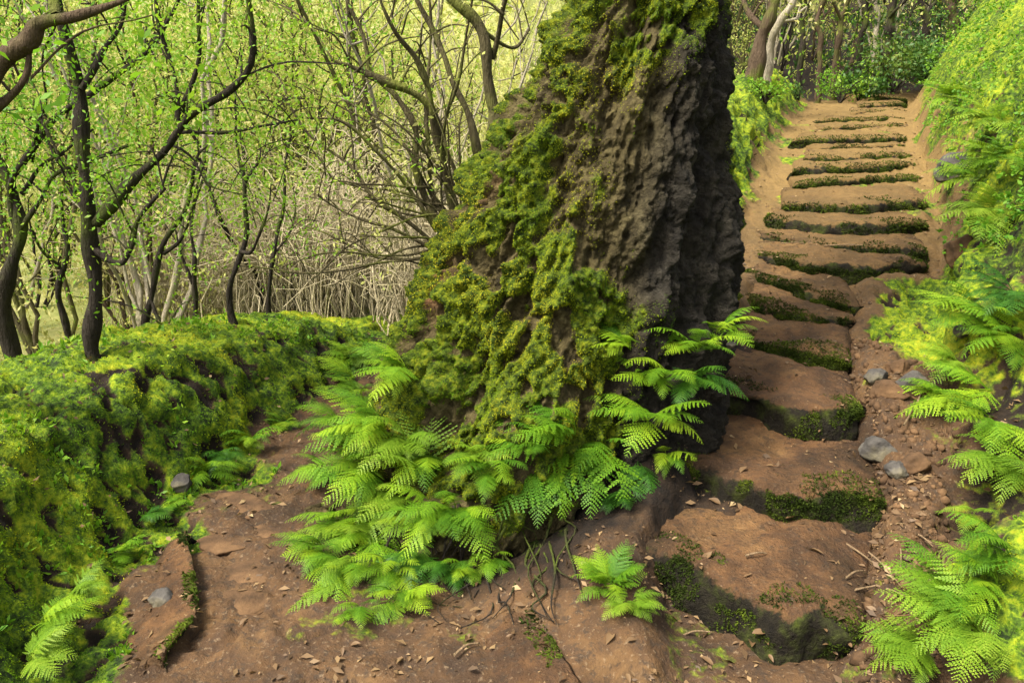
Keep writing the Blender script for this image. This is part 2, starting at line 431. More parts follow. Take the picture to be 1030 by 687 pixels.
# worn, cracked slabs of the left path
cell = np.abs(perlin(P3 * (1, 1, 0), 2.7, 55)); crack = np.exp(-(cell / .035) ** 2) * sstep(-.25, -.6, X) * sstep(-2, -1.6, X)
dirt_d = dirt_d - .03 * crack
pit = sstep(.19, .40, fbm(P3 * (1, 1, .45), 9.0, 3, 88) + .14 * sstep(.9, .2, (xt - X)) * (X < 0)) * sstep(.3, .8, moss)
lump = lump + fbm(P3, 13, 4, 89, .6) * .028 - .045 * pit
near = sstep(22, 9, Y) * sstep(-9, -4, X) * sstep(11, 6, X)
disp = (moss * lump + (1 - moss) * dirt_d - gap * .16) * (0.15 + .85 * near)
P3 = P3 + N * disp[..., None]
P3[..., 2] += (1 - near) * fbm(P3, .25, 3, 41) * .5
ny, nx = X.shape
idx = np.arange(ny * nx).reshape(ny, nx)
quads = np.stack([idx[:-1, :-1], idx[:-1, 1:], idx[1:, 1:], idx[1:, :-1]], -1).reshape(-1, 4)
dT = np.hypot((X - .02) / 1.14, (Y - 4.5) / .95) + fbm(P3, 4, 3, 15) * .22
back = sstep(15.0, 16.0, Y) * sstep(40, 26, Y) * sstep(1.5, 2.5, X)
far = far * (1 - back)
aH = np.maximum.reduce([sstep(1.62, 1.15, dT) * sstep(-1.25, -.55, X), pit, gap, back]).ravel()  # shade of trunk foot, moss pits and bank gap painted as darker soil
moss_c = moss * (1 - .75 * pit)
moss_c = np.maximum(moss_c, .60 * sstep(-.05, .25, fbm(P3, 1.6, 3, 411)) * sstep(6.8, 7.6, Y) * sstep(13, 11, Y) * (X > 1.5))
moss_c = np.maximum(moss_c, .43 * sstep(.15, .38, fbm(P3, 2.1, 3, 412)) * sstep(6, 5, Y))
V = P3.reshape(-1, 3); aM, aF, aW, aP = moss.ravel(), far.ravel(), warm.ravel(), pit.ravel()
aD = dryness(V)
fM, fF, fP = aM[quads].mean(1), aF[quads].mean(1), aP[quads].mean(1)
fx, fy = V[quads][:, :, 0].mean(1), V[quads][:, :, 1].mean(1)
is_far = (fF > .5) | ((fy > 15.3) & (fx > 1.5)) | (np.abs(fx) > 14)
is_bank_l = (~is_far) & (fM > .5) & (fx < -.6)
is_bank_r = (~is_far) & (fM > .5) & (fx >= -.6)
is_path = ~(is_far | is_bank_l | is_bank_r)


def submesh(name, mask):
    q = quads[mask]; u, inv = np.unique(q, return_inverse=True)
    me = mesh(name, V[u], inv.reshape(q.shape), {'moss': moss_c.ravel()[u], 'far': aF[u], 'warm': aW[u], 'soil_shade': aH[u], 'dry': aD[u]})
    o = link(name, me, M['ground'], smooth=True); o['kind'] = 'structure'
    return o


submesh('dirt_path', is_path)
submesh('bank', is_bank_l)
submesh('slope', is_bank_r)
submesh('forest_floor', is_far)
inner = (np.abs(fx) < 9) & (fy < 18) & (fy > 1.5)
GB = BVHTree.FromPolygons(V.tolist(), quads[inner].tolist())
GBF = BVHTree.FromPolygons(V.tolist(), quads[~inner].tolist())


def ground_z(x, y):
    for b in (GB, GBF):
        h = b.ray_cast(Vector((x, y, 60)), Vector((0, 0, -1)))
        if h[0] is not None: return h[0].z
    return float(base_height(x, y))


def hull_points(n, mask_w, quad_ids, seed):
    """n random points on the ground quads given, density by area * weight"""
    r = np.random.default_rng(seed)
    q = quads[quad_ids]; a, b, c, d = (V[q[:, k]] for k in range(4))
    nn = np.cross(c - a, d - b); ar = np.linalg.norm(nn, axis=1) * .5
    p = ar * mask_w; p = p / p.sum()
    k = r.choice(len(q), n, p=p); u, v = r.random(n)[:, None], r.random(n)[:, None]
    pts = (a[k] * (1 - u) + b[k] * u) * (1 - v) + (d[k] * (1 - u) + c[k] * u) * v
    return pts, norm(nn[k])


def blades(pts, dirs, side, length, width, cup=.0):
    """one lozenge leaf per point: base, left, tip, right"""
    n = len(pts); dirs = norm(dirs); side = norm(side - dirs * (side * dirs).sum(1, keepdims=True))
    up = np.cross(side, dirs)
    L = length[:, None]; W = width[:, None]
    v = np.empty((n, 4, 3))
    v[:, 0] = pts; v[:, 1] = pts + dirs * L * .45 + side * W * .5 + up * L * cup
    v[:, 2] = pts + dirs * L; v[:, 3] = pts + dirs * L * .45 - side * W * .5 + up * L * cup
    return v.reshape(-1, 3), np.arange(n * 4).reshape(n, 4)


def tufts(pts, nrm, per, l0, l1, wr, down, seed, out=1.0):
    """per leaves at each point, growing outwards, bent downhill by `down`"""
    r = np.random.default_rng(seed); n = len(pts) * per
    p = np.repeat(pts, per, 0); nn = np.repeat(nrm, per, 0)
    j = r.normal(size=(n, 3)); d = nn * out + j * .55 + np.array((0, 0, -1.0)) * down * (1 - np.clip(nn[:, 2:3], 0, 1) * .5)
    ln = l0 + (l1 - l0) * r.random(n) ** 1.6
    return blades(p + r.normal(size=(n, 3)) * l0 * .45, d, r.normal(size=(n, 3)), ln, ln * wr, .08)


def catmull(pts, n):
    pts = np.asarray(pts, float); m = len(pts)
    if m < 3:
        tt = np.linspace(0, m - 1, n); i = np.minimum(tt.astype(int), m - 2); f = (tt - i)[:, None]
        return pts[i] * (1 - f) + pts[i + 1] * f
    e = np.vstack([2 * pts[0] - pts[1], pts, 2 * pts[-1] - pts[-2]])
    tt = np.linspace(0, m - 1, n); i = np.minimum(tt.astype(int), m - 2); f = (tt - i)[:, None]
    a, b, c, d = e[i], e[i + 1], e[i + 2], e[i + 3]
    return .5 * (2 * b + (c - a) * f + (2 * a - 5 * b + 4 * c - d) * f ** 2 + (3 * b - a - 3 * c + d) * f ** 3)


class Tubes:
    def __init__(s): s.v, s.f, s.n = [], [], 0

    def add(s, pts, r0, r1, sides=6, seg=None, wob=.0, seed=0, power=1.0):
        n = seg or max(4, 4 * (len(pts) - 1))
        c = catmull(pts, n)
        if wob: c = c + np.stack([perlin(c, 2.2, seed + k) for k in range(3)], -1) * wob
        tt = np.linspace(0, 1, n); r = r0 + (r1 - r0) * tt ** power
        if wob: r = r * (1 + .5 * perlin(c, 5, seed + 9))
        T = norm(np.gradient(c, axis=0)); ref = np.array((.31, .17, .93)) if abs(T[:, 2]).mean() < .85 else np.array((1, .2, 0))
        A = norm(np.cross(T, ref)); B = np.cross(T, A)
        an = np.linspace(0, 2 * math.pi, sides, endpoint=False)
        ring = c[:, None] + r[:, None, None] * (A[:, None] * np.cos(an)[None, :, None] + B[:, None] * np.sin(an)[None, :, None])
        k = np.arange(n * sides).reshape(n, sides)
        q = np.stack([k[:-1], np.roll(k, -1, 1)[:-1], np.roll(k, -1, 1)[1:], k[1:]], -1).reshape(-1, 4)
        s.v.append(ring.reshape(-1, 3)); s.f.append(q + s.n); s.n += n * sides
        return c

    def mesh(s, name, off=None):
        v = np.vstack(s.v)
        if off is not None: v = v - np.asarray(off)
        return mesh(name, v, np.vstack(s.f))


# ------------------------------------------------------------------ the steps
def resample(p, n):
    d = np.r_[0, np.cumsum(np.linalg.norm(np.diff(p, axis=0), axis=1))]
    c = catmull(p, 120); dd = np.r_[0, np.cumsum(np.linalg.norm(np.diff(c, axis=0), axis=1))]
    s = np.linspace(0, dd[-1], n)
    return np.stack([np.interp(s, dd, c[:, k]) for k in range(3)], -1)


def make_step(k, name, edge, z, back, drop, label, group, warm_litv=0.0, mossy=1.0, res=.022, zb=None):
    n = int(max(24, min(90, np.linalg.norm(edge[-1] - edge[0]) / res)))
    e = resample(edge, n); b = resample(back, n)
    c0 = edge.mean(0).copy(); c0[2] = z - drop
    tan = norm(np.gradient(e, axis=0)); out = norm(np.stack([tan[:, 1], -tan[:, 0], 0 * tan[:, 0]], -1))   # towards the viewer
    if out[:, 1].mean() > 0: out = -out
    rad = min(.05, drop * .4)
    prof = []                                                     # (offset along out, height, riser mask)
    for a in np.linspace(0, 1, 6): prof.append((.012 + .02 * (1 - a) ** 1.4, -drop + (drop - rad) * a, 1.0))
    for a in (25, 50, 75): prof.append((-rad + rad * math.cos(R(a)) + .012, -rad + rad * math.sin(R(a)), 1 - a / 75 * .75))
    rows = [e + out * o + np.array((0, 0, h)) for o, h, _r in prof]
    rm = [np.full(n, r) for _o, _h, r in prof]
    m = 14
    for a in np.linspace(.06, 1, m):
        q = (e + out * (.012 - rad)) * (1 - a) + b * a
        q[:, 2] = z + .012 * a if zb is None else z + (zb - z) * a ** 1.5
        rows.append(q); rm.append(np.full(n, max(0, .32 - 2.5 * a)))
    G = np.stack(rows); rmm = np.stack(rm)
    # closed at both ends: the last two columns sink
    sink = np.ones(n)
    for i in (0, 1):
        G[:, i, 2] = np.minimum(G[:, i, 2], z - (.10 if i == 0 else .02)); G[:, -1 - i, 2] = np.minimum(G[:, -1 - i, 2], z - (.10 if i == 0 else .02))
    G[-1, :, 2] -= .10
    uu = np.linspace(0, 1, n); pull = .10 * (np.exp(-uu / .05) + np.exp(-(1 - uu) / .05))
    G -= out[None] * (pull[None] * np.clip(rmm * 1.2, 0, 1))[..., None]
    endw = np.exp(-uu / .05) * .045 + np.exp(-(1 - uu) / .07) * .06
    G[..., 2] -= endw[None] * (rmm < .99)
    nz = fbm(G, 5.0, 4, 60 + k)
    G[..., 2] += nz * (.022 if k < 7 else .012) * (rmm < .9) + np.abs(fbm(G, 9, 4, 560 + k)) * .018 * (rmm < .3) + fbm(G, 1.7, 2, 160 + k) * (.045 if k < 7 else .012) * (rmm < .99) - .02 * np.abs(fbm(G, 11, 3, 260 + k)) * (rmm > .2)
    offs = (fbm(G, 4.0, 4, 360 + k) * .075 + fbm(G, 1.5, 2, 370 + k) * .05) * (1 if k < 7 else .45)
    G += out[None] * (offs * np.clip(rmm, 0, 1))[..., None]
    h, wd = G.shape[:2]; ii = np.arange(h * wd).reshape(h, wd)
    f = np.stack([ii[:-1, :-1], ii[:-1, 1:], ii[1:, 1:], ii[1:, :-1]], -1).reshape(-1, 4)
    ax = np.linspace(0, 1, wd)[None]; bx = np.linspace(0, 1, h)[:, None]
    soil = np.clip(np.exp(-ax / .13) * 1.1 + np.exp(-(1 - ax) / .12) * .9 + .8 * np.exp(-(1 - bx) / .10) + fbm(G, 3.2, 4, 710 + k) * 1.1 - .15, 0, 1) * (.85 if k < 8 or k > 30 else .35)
    root = empty(name, c0); tag(root, label, 'step', group)
    vv = G.reshape(-1, 3)
    me = mesh('tread', vv - c0, f, {'riser': rmm.ravel(), 'warm': np.full(h * wd, warm_litv), 'soil': soil.ravel()})
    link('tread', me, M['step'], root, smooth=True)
    # moss fringe over the lip and the front
    L = np.linalg.norm(edge[-1] - edge[0])
    r = np.random.default_rng(900 + k)
    npt = int((5200 if k < 7 or k > 30 else 2400) * L * mossy * (1 if k < 7 else .6))
    if npt > 10:
        ri = np.clip(r.normal(6.3, 2.6, npt), 0, 10.4).astype(int); ci = r.integers(1, wd - 2, npt); fa, fb = r.random((npt, 1)), r.random((npt, 1))
        pts = (G[ri, ci] * (1 - fa) + G[ri + 1, ci] * fa) * (1 - fb) + (G[ri, ci + 1] * (1 - fa) + G[ri + 1, ci + 1] * fa) * fb; keep = perlin(pts, 4.5, 70 + k) + .35 * perlin(pts, 12, 71) + .7 * perlin(pts, 1.6, 72 + k) > -.20 + .08 * (ri < 3) + .12 * (ri > 8)
        pts = pts[keep] - c0
        nn = out[ci[keep]] * .8 + np.array((0, 0, .7))
        v, f = tufts(pts, norm(nn), 5, .005, .017 if k < 7 else .024, .4, .5, 40 + k)
        o = link('moss', mesh('moss', v, f), M['step_moss'], root); o['kind'] = 'stuff'
    return root


M['step_moss'] = leaf_mat('step moss', [(0, (.008, .012, .003)), (.4, (.024, .038, .004)), (.75, (.075, .105, .008)), (1, (.20, .22, .02))], .08, .85, .1, 5, .75)
for k, (e, z, lab) in enumerate(STEPS):
    ed = EDGE[k]
    if k + 1 < len(STEPS):
        nb = EDGE[k + 1].copy()
    else:
        nb = ed + np.array((.1, 1.2, 0))
    # the back edge tucks under the next step; keep the ends of this one
    ew = np.array([1, .10, 0])
    back = resample(nb, 12); back[:, 1] += .12 if k < 3 else .22
    bl, br = back[0], back[-1]
    lo, hi = min(ed[0][0], nb[0][0] - .06), max(ed[-1][0], nb[-1][0] + (0 if k > 5 else .04))
    if k == 5: hi = ed[-1][0] + .2
    tt = np.linspace(0, 1, 12)
    back[:, 0] = (ed[0][0] + (nb[0][0] - ed[0][0]) * .75) * (1 - tt) + hi * tt
    drop = (z - (EZ[k - 1] if k else 0)) + .07
    make_step(k, 'stone_step', ed, z, back, drop, lab, 'steps of the stairway up the slope', warm_litv=float(sstep(4.2, 9.5, EY[k])), mossy=1.0 if k < 11 else .8)

# ------------------------------------------------------------------ the great trunk
TZ = np.array([-.25, 0, .15, .37, .7, 1.0, 1.5, 2.0, 2.3, 2.5, 2.8, 3.4, 4.5, 6.5])
TCX = np.array([-.06, -.03, .06, .16, .24, .31, .43, .55, .63, .70, .74, .77, .80, .84])
TRX = np.array([1.22, 1.14, 1.06, .97, .94, .92, .76, .56, .45, .37, .34, .33, .32, .27])
TCY = np.array([4.5, 4.5, 4.5, 4.52, 4.56, 4.6, 4.64, 4.68, 4.7, 4.72, 4.74, 4.76, 4.8, 4.85])
TRY = np.array([1.06, 1.00, .95, .90, .79, .70, .62, .54, .48, .42, .38, .35, .32, .27])
nh, na = 420, 620
hz = np.concatenate([np.linspace(-.25, 3.0, 360), np.linspace(3.03, 6.5, 60)])
an = np.linspace(0, 2 * math.pi, na, endpoint=False)
HZ, AN = np.meshgrid(hz, an, indexing='ij')
c_, s_ = np.cos(AN), np.sin(AN)
rx, ry = np.interp(HZ, TZ, TRX), np.interp(HZ, TZ, TRY)
tx, ty = np.interp(HZ, TZ, TCX), np.interp(HZ, TZ, TCY)
# deep folds running up the trunk, leaning right as they rise
fold_p = np.stack([c_ * 1.5 - HZ * .38 * 1.0, s_ * 1.5, HZ * .16], -1)
fold = fbm(fold_p, 1.55, 4, 201)
ridge = 1 - np.abs(fbm(np.stack([c_ * 2.0 - HZ * .35, s_ * 2.0, HZ * .35], -1), 1.7, 3, 215)) * 2.2
low = sstep(3.2, .2, HZ)
rr = 1 + fold * (.20 - .12 * sstep(.3, .8, c_)) + ridge * .06 - .05
# buttress folds: the front splits into a lit left flank and a dark right hollow
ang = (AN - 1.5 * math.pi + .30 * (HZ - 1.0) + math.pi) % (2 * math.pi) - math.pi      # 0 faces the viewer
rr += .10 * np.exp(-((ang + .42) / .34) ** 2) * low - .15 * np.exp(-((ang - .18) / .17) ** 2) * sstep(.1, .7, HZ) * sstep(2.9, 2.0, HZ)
rr += .02 * np.exp(-((ang - .95) / .25) ** 2) * sstep(2.6, 1.2, HZ)
px = tx + c_ * rx * rr; py = ty + s_ * ry * rr
TP = np.stack([px, py, HZ], -1)
d1 = fbm(TP * (1, 1, .6), 6.0, 6, 230, .62)
d2 = np.abs(fbm(TP * (1, 1, .36), 4.5, 4, 240))
d3 = np.abs(fbm(TP, 12, 3, 250))
out = norm(np.stack([c_ / rx, s_ / ry, np.full_like(c_, .25)], -1))
# moss mask on the left flank, on shoulders and a strip on the far right side
fl = sstep(.55, -.10, c_ + (HZ - 1.0) * .16)                                             # left-facing side
pn = fbm(np.stack([TP[..., 0] - .30 * HZ, TP[..., 1], HZ * .45], -1), 2.4, 4, 260)
front_low = sstep(1.35, .35, HZ) * sstep(.62, .15, c_)
top_moss = sstep(2.05, 2.5, HZ) * sstep(-.25, .25, c_) * sstep(.78, .55, c_) * sstep(.2, -.3, s_)
right_moss = sstep(.82, .97, c_) * sstep(.5, .9, HZ) * sstep(-.45, -.05, s_)
tm = np.clip(fl * .86 + front_low * .84 + pn * .80 + d1 * .35 - .02 - .42 * sstep(1.1, 1.8, HZ) * sstep(-.75, -.25, c_), 0, 1)
tm = np.clip(tm * sstep(.68, .42, c_ + .1 * (HZ - 1)) + top_moss * (.6 + pn) + right_moss * (.75 + pn * .5), 0, 1)
tpit = sstep(.06, .28, fbm(TP * (1, 1, .8), 6.5, 3, 281)) * sstep(.2, .6, tm)
tm = tm * (1 - .9 * tpit)
tm = np.where(HZ < .36, tm * sstep(.08, .34, HZ + pn * .14), tm)
tm = np.where(HZ < .16, tm * sstep(.02, .3, HZ), tm)
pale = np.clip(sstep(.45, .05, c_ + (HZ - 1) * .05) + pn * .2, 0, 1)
redm = np.exp(-((HZ - 1.1) / .12) ** 2) * np.exp(-((c_ + .86) / .10) ** 2) * (s_ < 0) + np.exp(-((HZ - 1.62) / .08) ** 2) * np.exp(-((c_ + .9) / .12) ** 2) * (s_ < 0)
TP = TP + out * (d1 * .07 - d2 * (.07 - .03 * sstep(.3, .7, c_)) - d3 * .03 + tm * (.012 + np.abs(fbm(TP, 9, 4, 270)) * .055) - tpit * .05)[..., None]
TV = TP.reshape(-1, 3)
ii = np.arange(nh * na).reshape(nh, na)
TF = np.stack([ii[:-1], np.roll(ii, -1, 1)[:-1], np.roll(ii, -1, 1)[1:], ii[1:]], -1).reshape(-1, 4)
TB = np.array((.0, 4.5, 0.0))
tree = empty('mossy_tree', TB)
tag(tree, 'massive flared old trunk covered in moss standing between the two paths', 'tree')
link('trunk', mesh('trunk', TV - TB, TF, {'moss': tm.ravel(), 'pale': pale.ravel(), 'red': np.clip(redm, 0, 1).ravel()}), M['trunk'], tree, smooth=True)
TBV = BVHTree.FromPolygons(TV.tolist(), TF.tolist())
fmask = tm.ravel()[TF].mean(1) * (TV[TF][:, :, 2].mean(1) < 3.3) * (TV[TF][:, :, 1].mean(1) < 5.2)
sel = np.where(fmask > .10)[0]
a, b, c, d = (TV[TF[sel][:, k]] for k in range(4))
nn = np.cross(c - a, d - b); ar = np.linalg.norm(nn, axis=1); pr = ar * np.clip(fmask[sel] - .06, 0, .5) ** 1.4; pr /= pr.sum()
NT_ = 110000
k = rng.choice(len(sel), NT_, p=pr); u, v = rng.random((NT_, 1)), rng.random((NT_, 1))
pts = (a[k] * (1 - u) + b[k] * u) * (1 - v) + (d[k] * (1 - u) + c[k] * u) * v
v, f = tufts(pts - TB, norm(nn[k]), 4, .003, .009, .36, 1.0, 5, .7)
dt_ = np.clip(sstep(.3, -.6, pts[:, 0] - .45 * pts[:, 2]) * .4 + perlin(pts, 1.5, 303) * .9 + perlin(pts, 5, 304) * .4, -.2, 1)
mo = link('moss', mesh('moss', v, f, {'dry': np.repeat(dt_, 16)}), M['trunk_moss'], tree); mo['kind'] = 'stuff'
# thin dark roots hanging over the undercut foot
CAMV = Vector((0, 0, CAMH))


def hit(px, py, which='both'):
    dv = Vector(ray(px, py)).normalized(); best = None
    for b in ((TBV, GB, GBF) if which == 'both' else (TBV,) if which == 'trunk' else (GB, GBF)):
        h = b.ray_cast(CAMV, dv)
        if h[0] is not None and (best is None or h[3] < best[3]): best = h
    return (np.array(best[0]), np.array(best[1])) if best else None


for i in range(26):
    x0 = 395 + i * 7 + rnd.uniform(-6, 6); y0 = 520 + rnd.uniform(-25, 35)
    pts = []
    for j in range(5):
        h = hit(x0 + rnd.uniform(-6, 6) + j * rnd.uniform(-7, 6), min(y0 + j * rnd.uniform(16, 24), 640))
        pts.append(h[0] + np.array((0, -.035 - .02 * rnd.random(), .012)))
    tb = Tubes(); tb.add(pts, rnd.uniform(.004, .009), .002, 5, 14, .02, i)
    link('root', tb.mesh('root', TB), M['bark_dark'], tree, smooth=True)

# ------------------------------------------------------------------ moss and low leaves on the banks
ids = np.where(is_bank_l & (fy > 1.9) & (fy < 9.5) & (fx > -5))[0]
pts, nn = hull_points(120000, np.clip(fM[ids] - .35, 0, 1) * (1 - .92 * fP[ids]) / (1 + (fy[ids] / 6) ** 2), ids, 3)
dr = dryness(pts)
v, f = tufts(pts, nn, 4, .003, .012, .34, .9, 8)
tag(link('bank_moss', mesh('bank_moss', v, f, {'dry': np.repeat(dr, 16)}), M['moss']), kind='stuff')
ids = np.where(is_bank_r & (fy > 2) & (fy < 16) & (fx < 9))[0]
wR = np.clip(fM[ids] - .3, 0, 1) * (1 - .8 * fP[ids]) / (1 + (fy[ids] / 9) ** 2)
pts, nn = hull_points(70000, wR, ids, 4)
dr = dryness(pts)
v, f = tufts(pts, nn, 4, .005, .020, .34, .8, 9)
tag(link('slope_moss', mesh('slope_moss', v, f, {'dry': np.repeat(dr, 16)}), M['moss']), kind='stuff')
idr = ids[(fx[ids] > np.interp(fy[ids], _xr[:, 0], _xr[:, 1]) + .15)]
pts, nn = hull_points(6000, (fy[idr] > 4.5) / (1 + (fy[idr] / 9) ** 2), idr, 14)
keep = perlin(pts, 1.6, 91) + .5 * perlin(pts, 4, 92) > -.05
pts, nn = pts[keep], nn[keep]
r = np.random.default_rng(15)
v, f = tufts(pts + nn * r.random((len(pts), 1)) * .22, nn, 6, .018, .048, .6, .35, 16)
tag(link('ground_cover', mesh('ground_cover', v, f), M['cover']), kind='stuff')

# ------------------------------------------------------------------ ferns
def frond_mesh(seed, L=1.0, pairs=20, e0=55, e1=-25, wide=.30, detail=9):
    r = random.Random(seed); vs, fs = [], []
    n = 40; sang = [R(e0 + (e1 - e0) * (i / n) ** 1.1) for i in range(n + 1)]
    pts = [np.zeros(3)]; sway = r.uniform(-.25, .25)
    for i in range(n):
        a = sang[i]; dirv = np.array((math.cos(a) * math.cos(sway * i / n), math.cos(a) * math.sin(sway * i / n), math.sin(a)))
        pts.append(pts[-1] + dirv * L / n)
    pts = np.array(pts)

    def at(t):
        q = min(max(t, 0), 1) * n; i = min(int(q), n - 1); f_ = q - i
        p = pts[i] * (1 - f_) + pts[i + 1] * f_; T = pts[i + 1] - pts[i]; T = T / np.linalg.norm(T)
        s = np.cross((0, 0, 1), T); s = s / np.linalg.norm(s); return p, T, s, np.cross(T, s)

    def quad(a, b, c, d):
        k = len(vs); vs.extend((a, b, c, d)); fs.append((k, k + 1, k + 2, k + 3))
    # stalk
    for i in range(0, n, 2):
        p, T, s, u = at(i / n); q, T2, s2, u2 = at((i + 2) / n); w0 = .006 * L * (1.2 - i / n); w1 = .006 * L * (1.2 - (i + 2) / n)
        quad(p - s * w0, p + s * w0, q + s2 * w1, q - s2 * w1)
        quad(p - u * w0, p + u * w0, q + u2 * w1, q - u2 * w1)
    for j in range(pairs):
        t = .16 + .84 * (j / pairs) ** .92
        tt = (t - .16) / .84
        ln = L * wide * (min(1, .62 + 3.2 * tt) * (1 - tt) ** .85 * r.uniform(.86, 1.06) + .02)
        for sg in (-1, 1):
            p, T, s, u = at(t + (.008 if sg > 0 else 0))
            a = R(68 - 24 * tt + r.uniform(-8, 8)); D = s * sg * math.sin(a) + T * math.cos(a)
            if r.random() < .05: continue
            D = D - u * .12; D /= np.linalg.norm(D)
            droop = r.uniform(.05, .22); W = np.cross(u, D)
            m = max(3, int(detail * ln / (L * wide) + 2))
            for k in range(m):
                h0 = k / m; h1 = (k + 1.0) / m
                b0 = p + D * ln * h0 - u * droop * ln * h0 ** 2 + T * ln * .10 * h0 ** 2
                b1 = p + D * ln * h1 - u * droop * ln * h1 ** 2 + T * ln * .10 * h1 ** 2
                pl = ln * (.135 if wide < .6 else .05) * (1 - h0 ** 1.5) ** .8 * r.uniform(.85, 1.1) + ln * .012
                for sd2 in (-1, 1):
                    tip = (b0 + b1) * .5 + W * sd2 * pl + D * ln / m * .55 - u * pl * .15
                    quad(b0, b0 + (b1 - b0) * .45 + W * sd2 * pl * .55, tip, b1 + W * sd2 * pl * .12) if sd2 > 0 else quad(b0, b1 + W * sd2 * pl * .12, tip, b0 + (b1 - b0) * .45 + W * sd2 * pl * .55)
    return np.array(vs), np.array(fs)


FR = {}
for mk_ in ('fern', 'fern_dark', 'fern_pale', 'fern_dry'):
    for kd, (e0, e1, wd, pr) in {'arch': (44, -26, .34, 15), 'flat': (18, -20, .36, 15), 'droop': (6, -56, .36, 14), 'broad': (30, -26, .46, 12), 'comb': (40, 0, .62, 13)}.items():
        for sdv in range(4):
            v, f = frond_mesh(hash((kd, sdv)) % 1000 if False else {'arch': 1, 'flat': 2, 'droop': 3, 'broad': 4, 'comb': 5}[kd] * 10 + sdv, 1.0, pr, e0, e1, wd)
            me = mesh('frond', v, f); me.materials.append(M[mk_])
            FR[(mk_, kd, sdv)] = me


def fern(pos, nrm_, fronds, label, mat='fern', group='ferns growing along the paths', cat='fern'):
    """fronds: list of (azimuth deg seen from above, 0 = right, 90 = away; length; kind; extra tilt deg)"""
    pos = np.asarray(pos, float)
    root = empty('fern', pos); tag(root, label, cat, group)
    for i, (az, ln, kd, tilt) in enumerate(fronds):
        o = link('frond', FR[(mat, kd, rnd.randrange(4))], None, root)
        o.rotation_mode = 'XYZ'
        o.rotation_euler = (R(rnd.uniform(-14, 14)), R(-tilt), R(az))
        o.scale = (ln, ln * rnd.uniform(.72, 1.15), ln * rnd.uniform(.7, 1.25))
        a = R(az); o.location = (math.cos(a) * .015, math.sin(a) * .015, rnd.uniform(-.01, .01))
    return root


def spray(a0, a1, n, l0, l1, kinds=('arch', 'flat'), tilt=(-5, 25)):
    n = int(n * 2.4); l0, l1 = l0 * .72, l1 * 1.02; kinds = tuple(kinds) + ('droop', 'arch')
    return [(a0 + (a1 - a0) * (i + .5) / n + rnd.uniform(-9, 9), rnd.uniform(l0, l1), rnd.choice(kinds), rnd.uniform(*tilt)) for i in range(n)]


def fern_at(px, py, fr, label, mat='fern', lift=.02, group='ferns growing along the paths'):
    h = hit(px, py)
    return fern(h[0] + h[1] * lift, h[1], fr, label, mat, group)


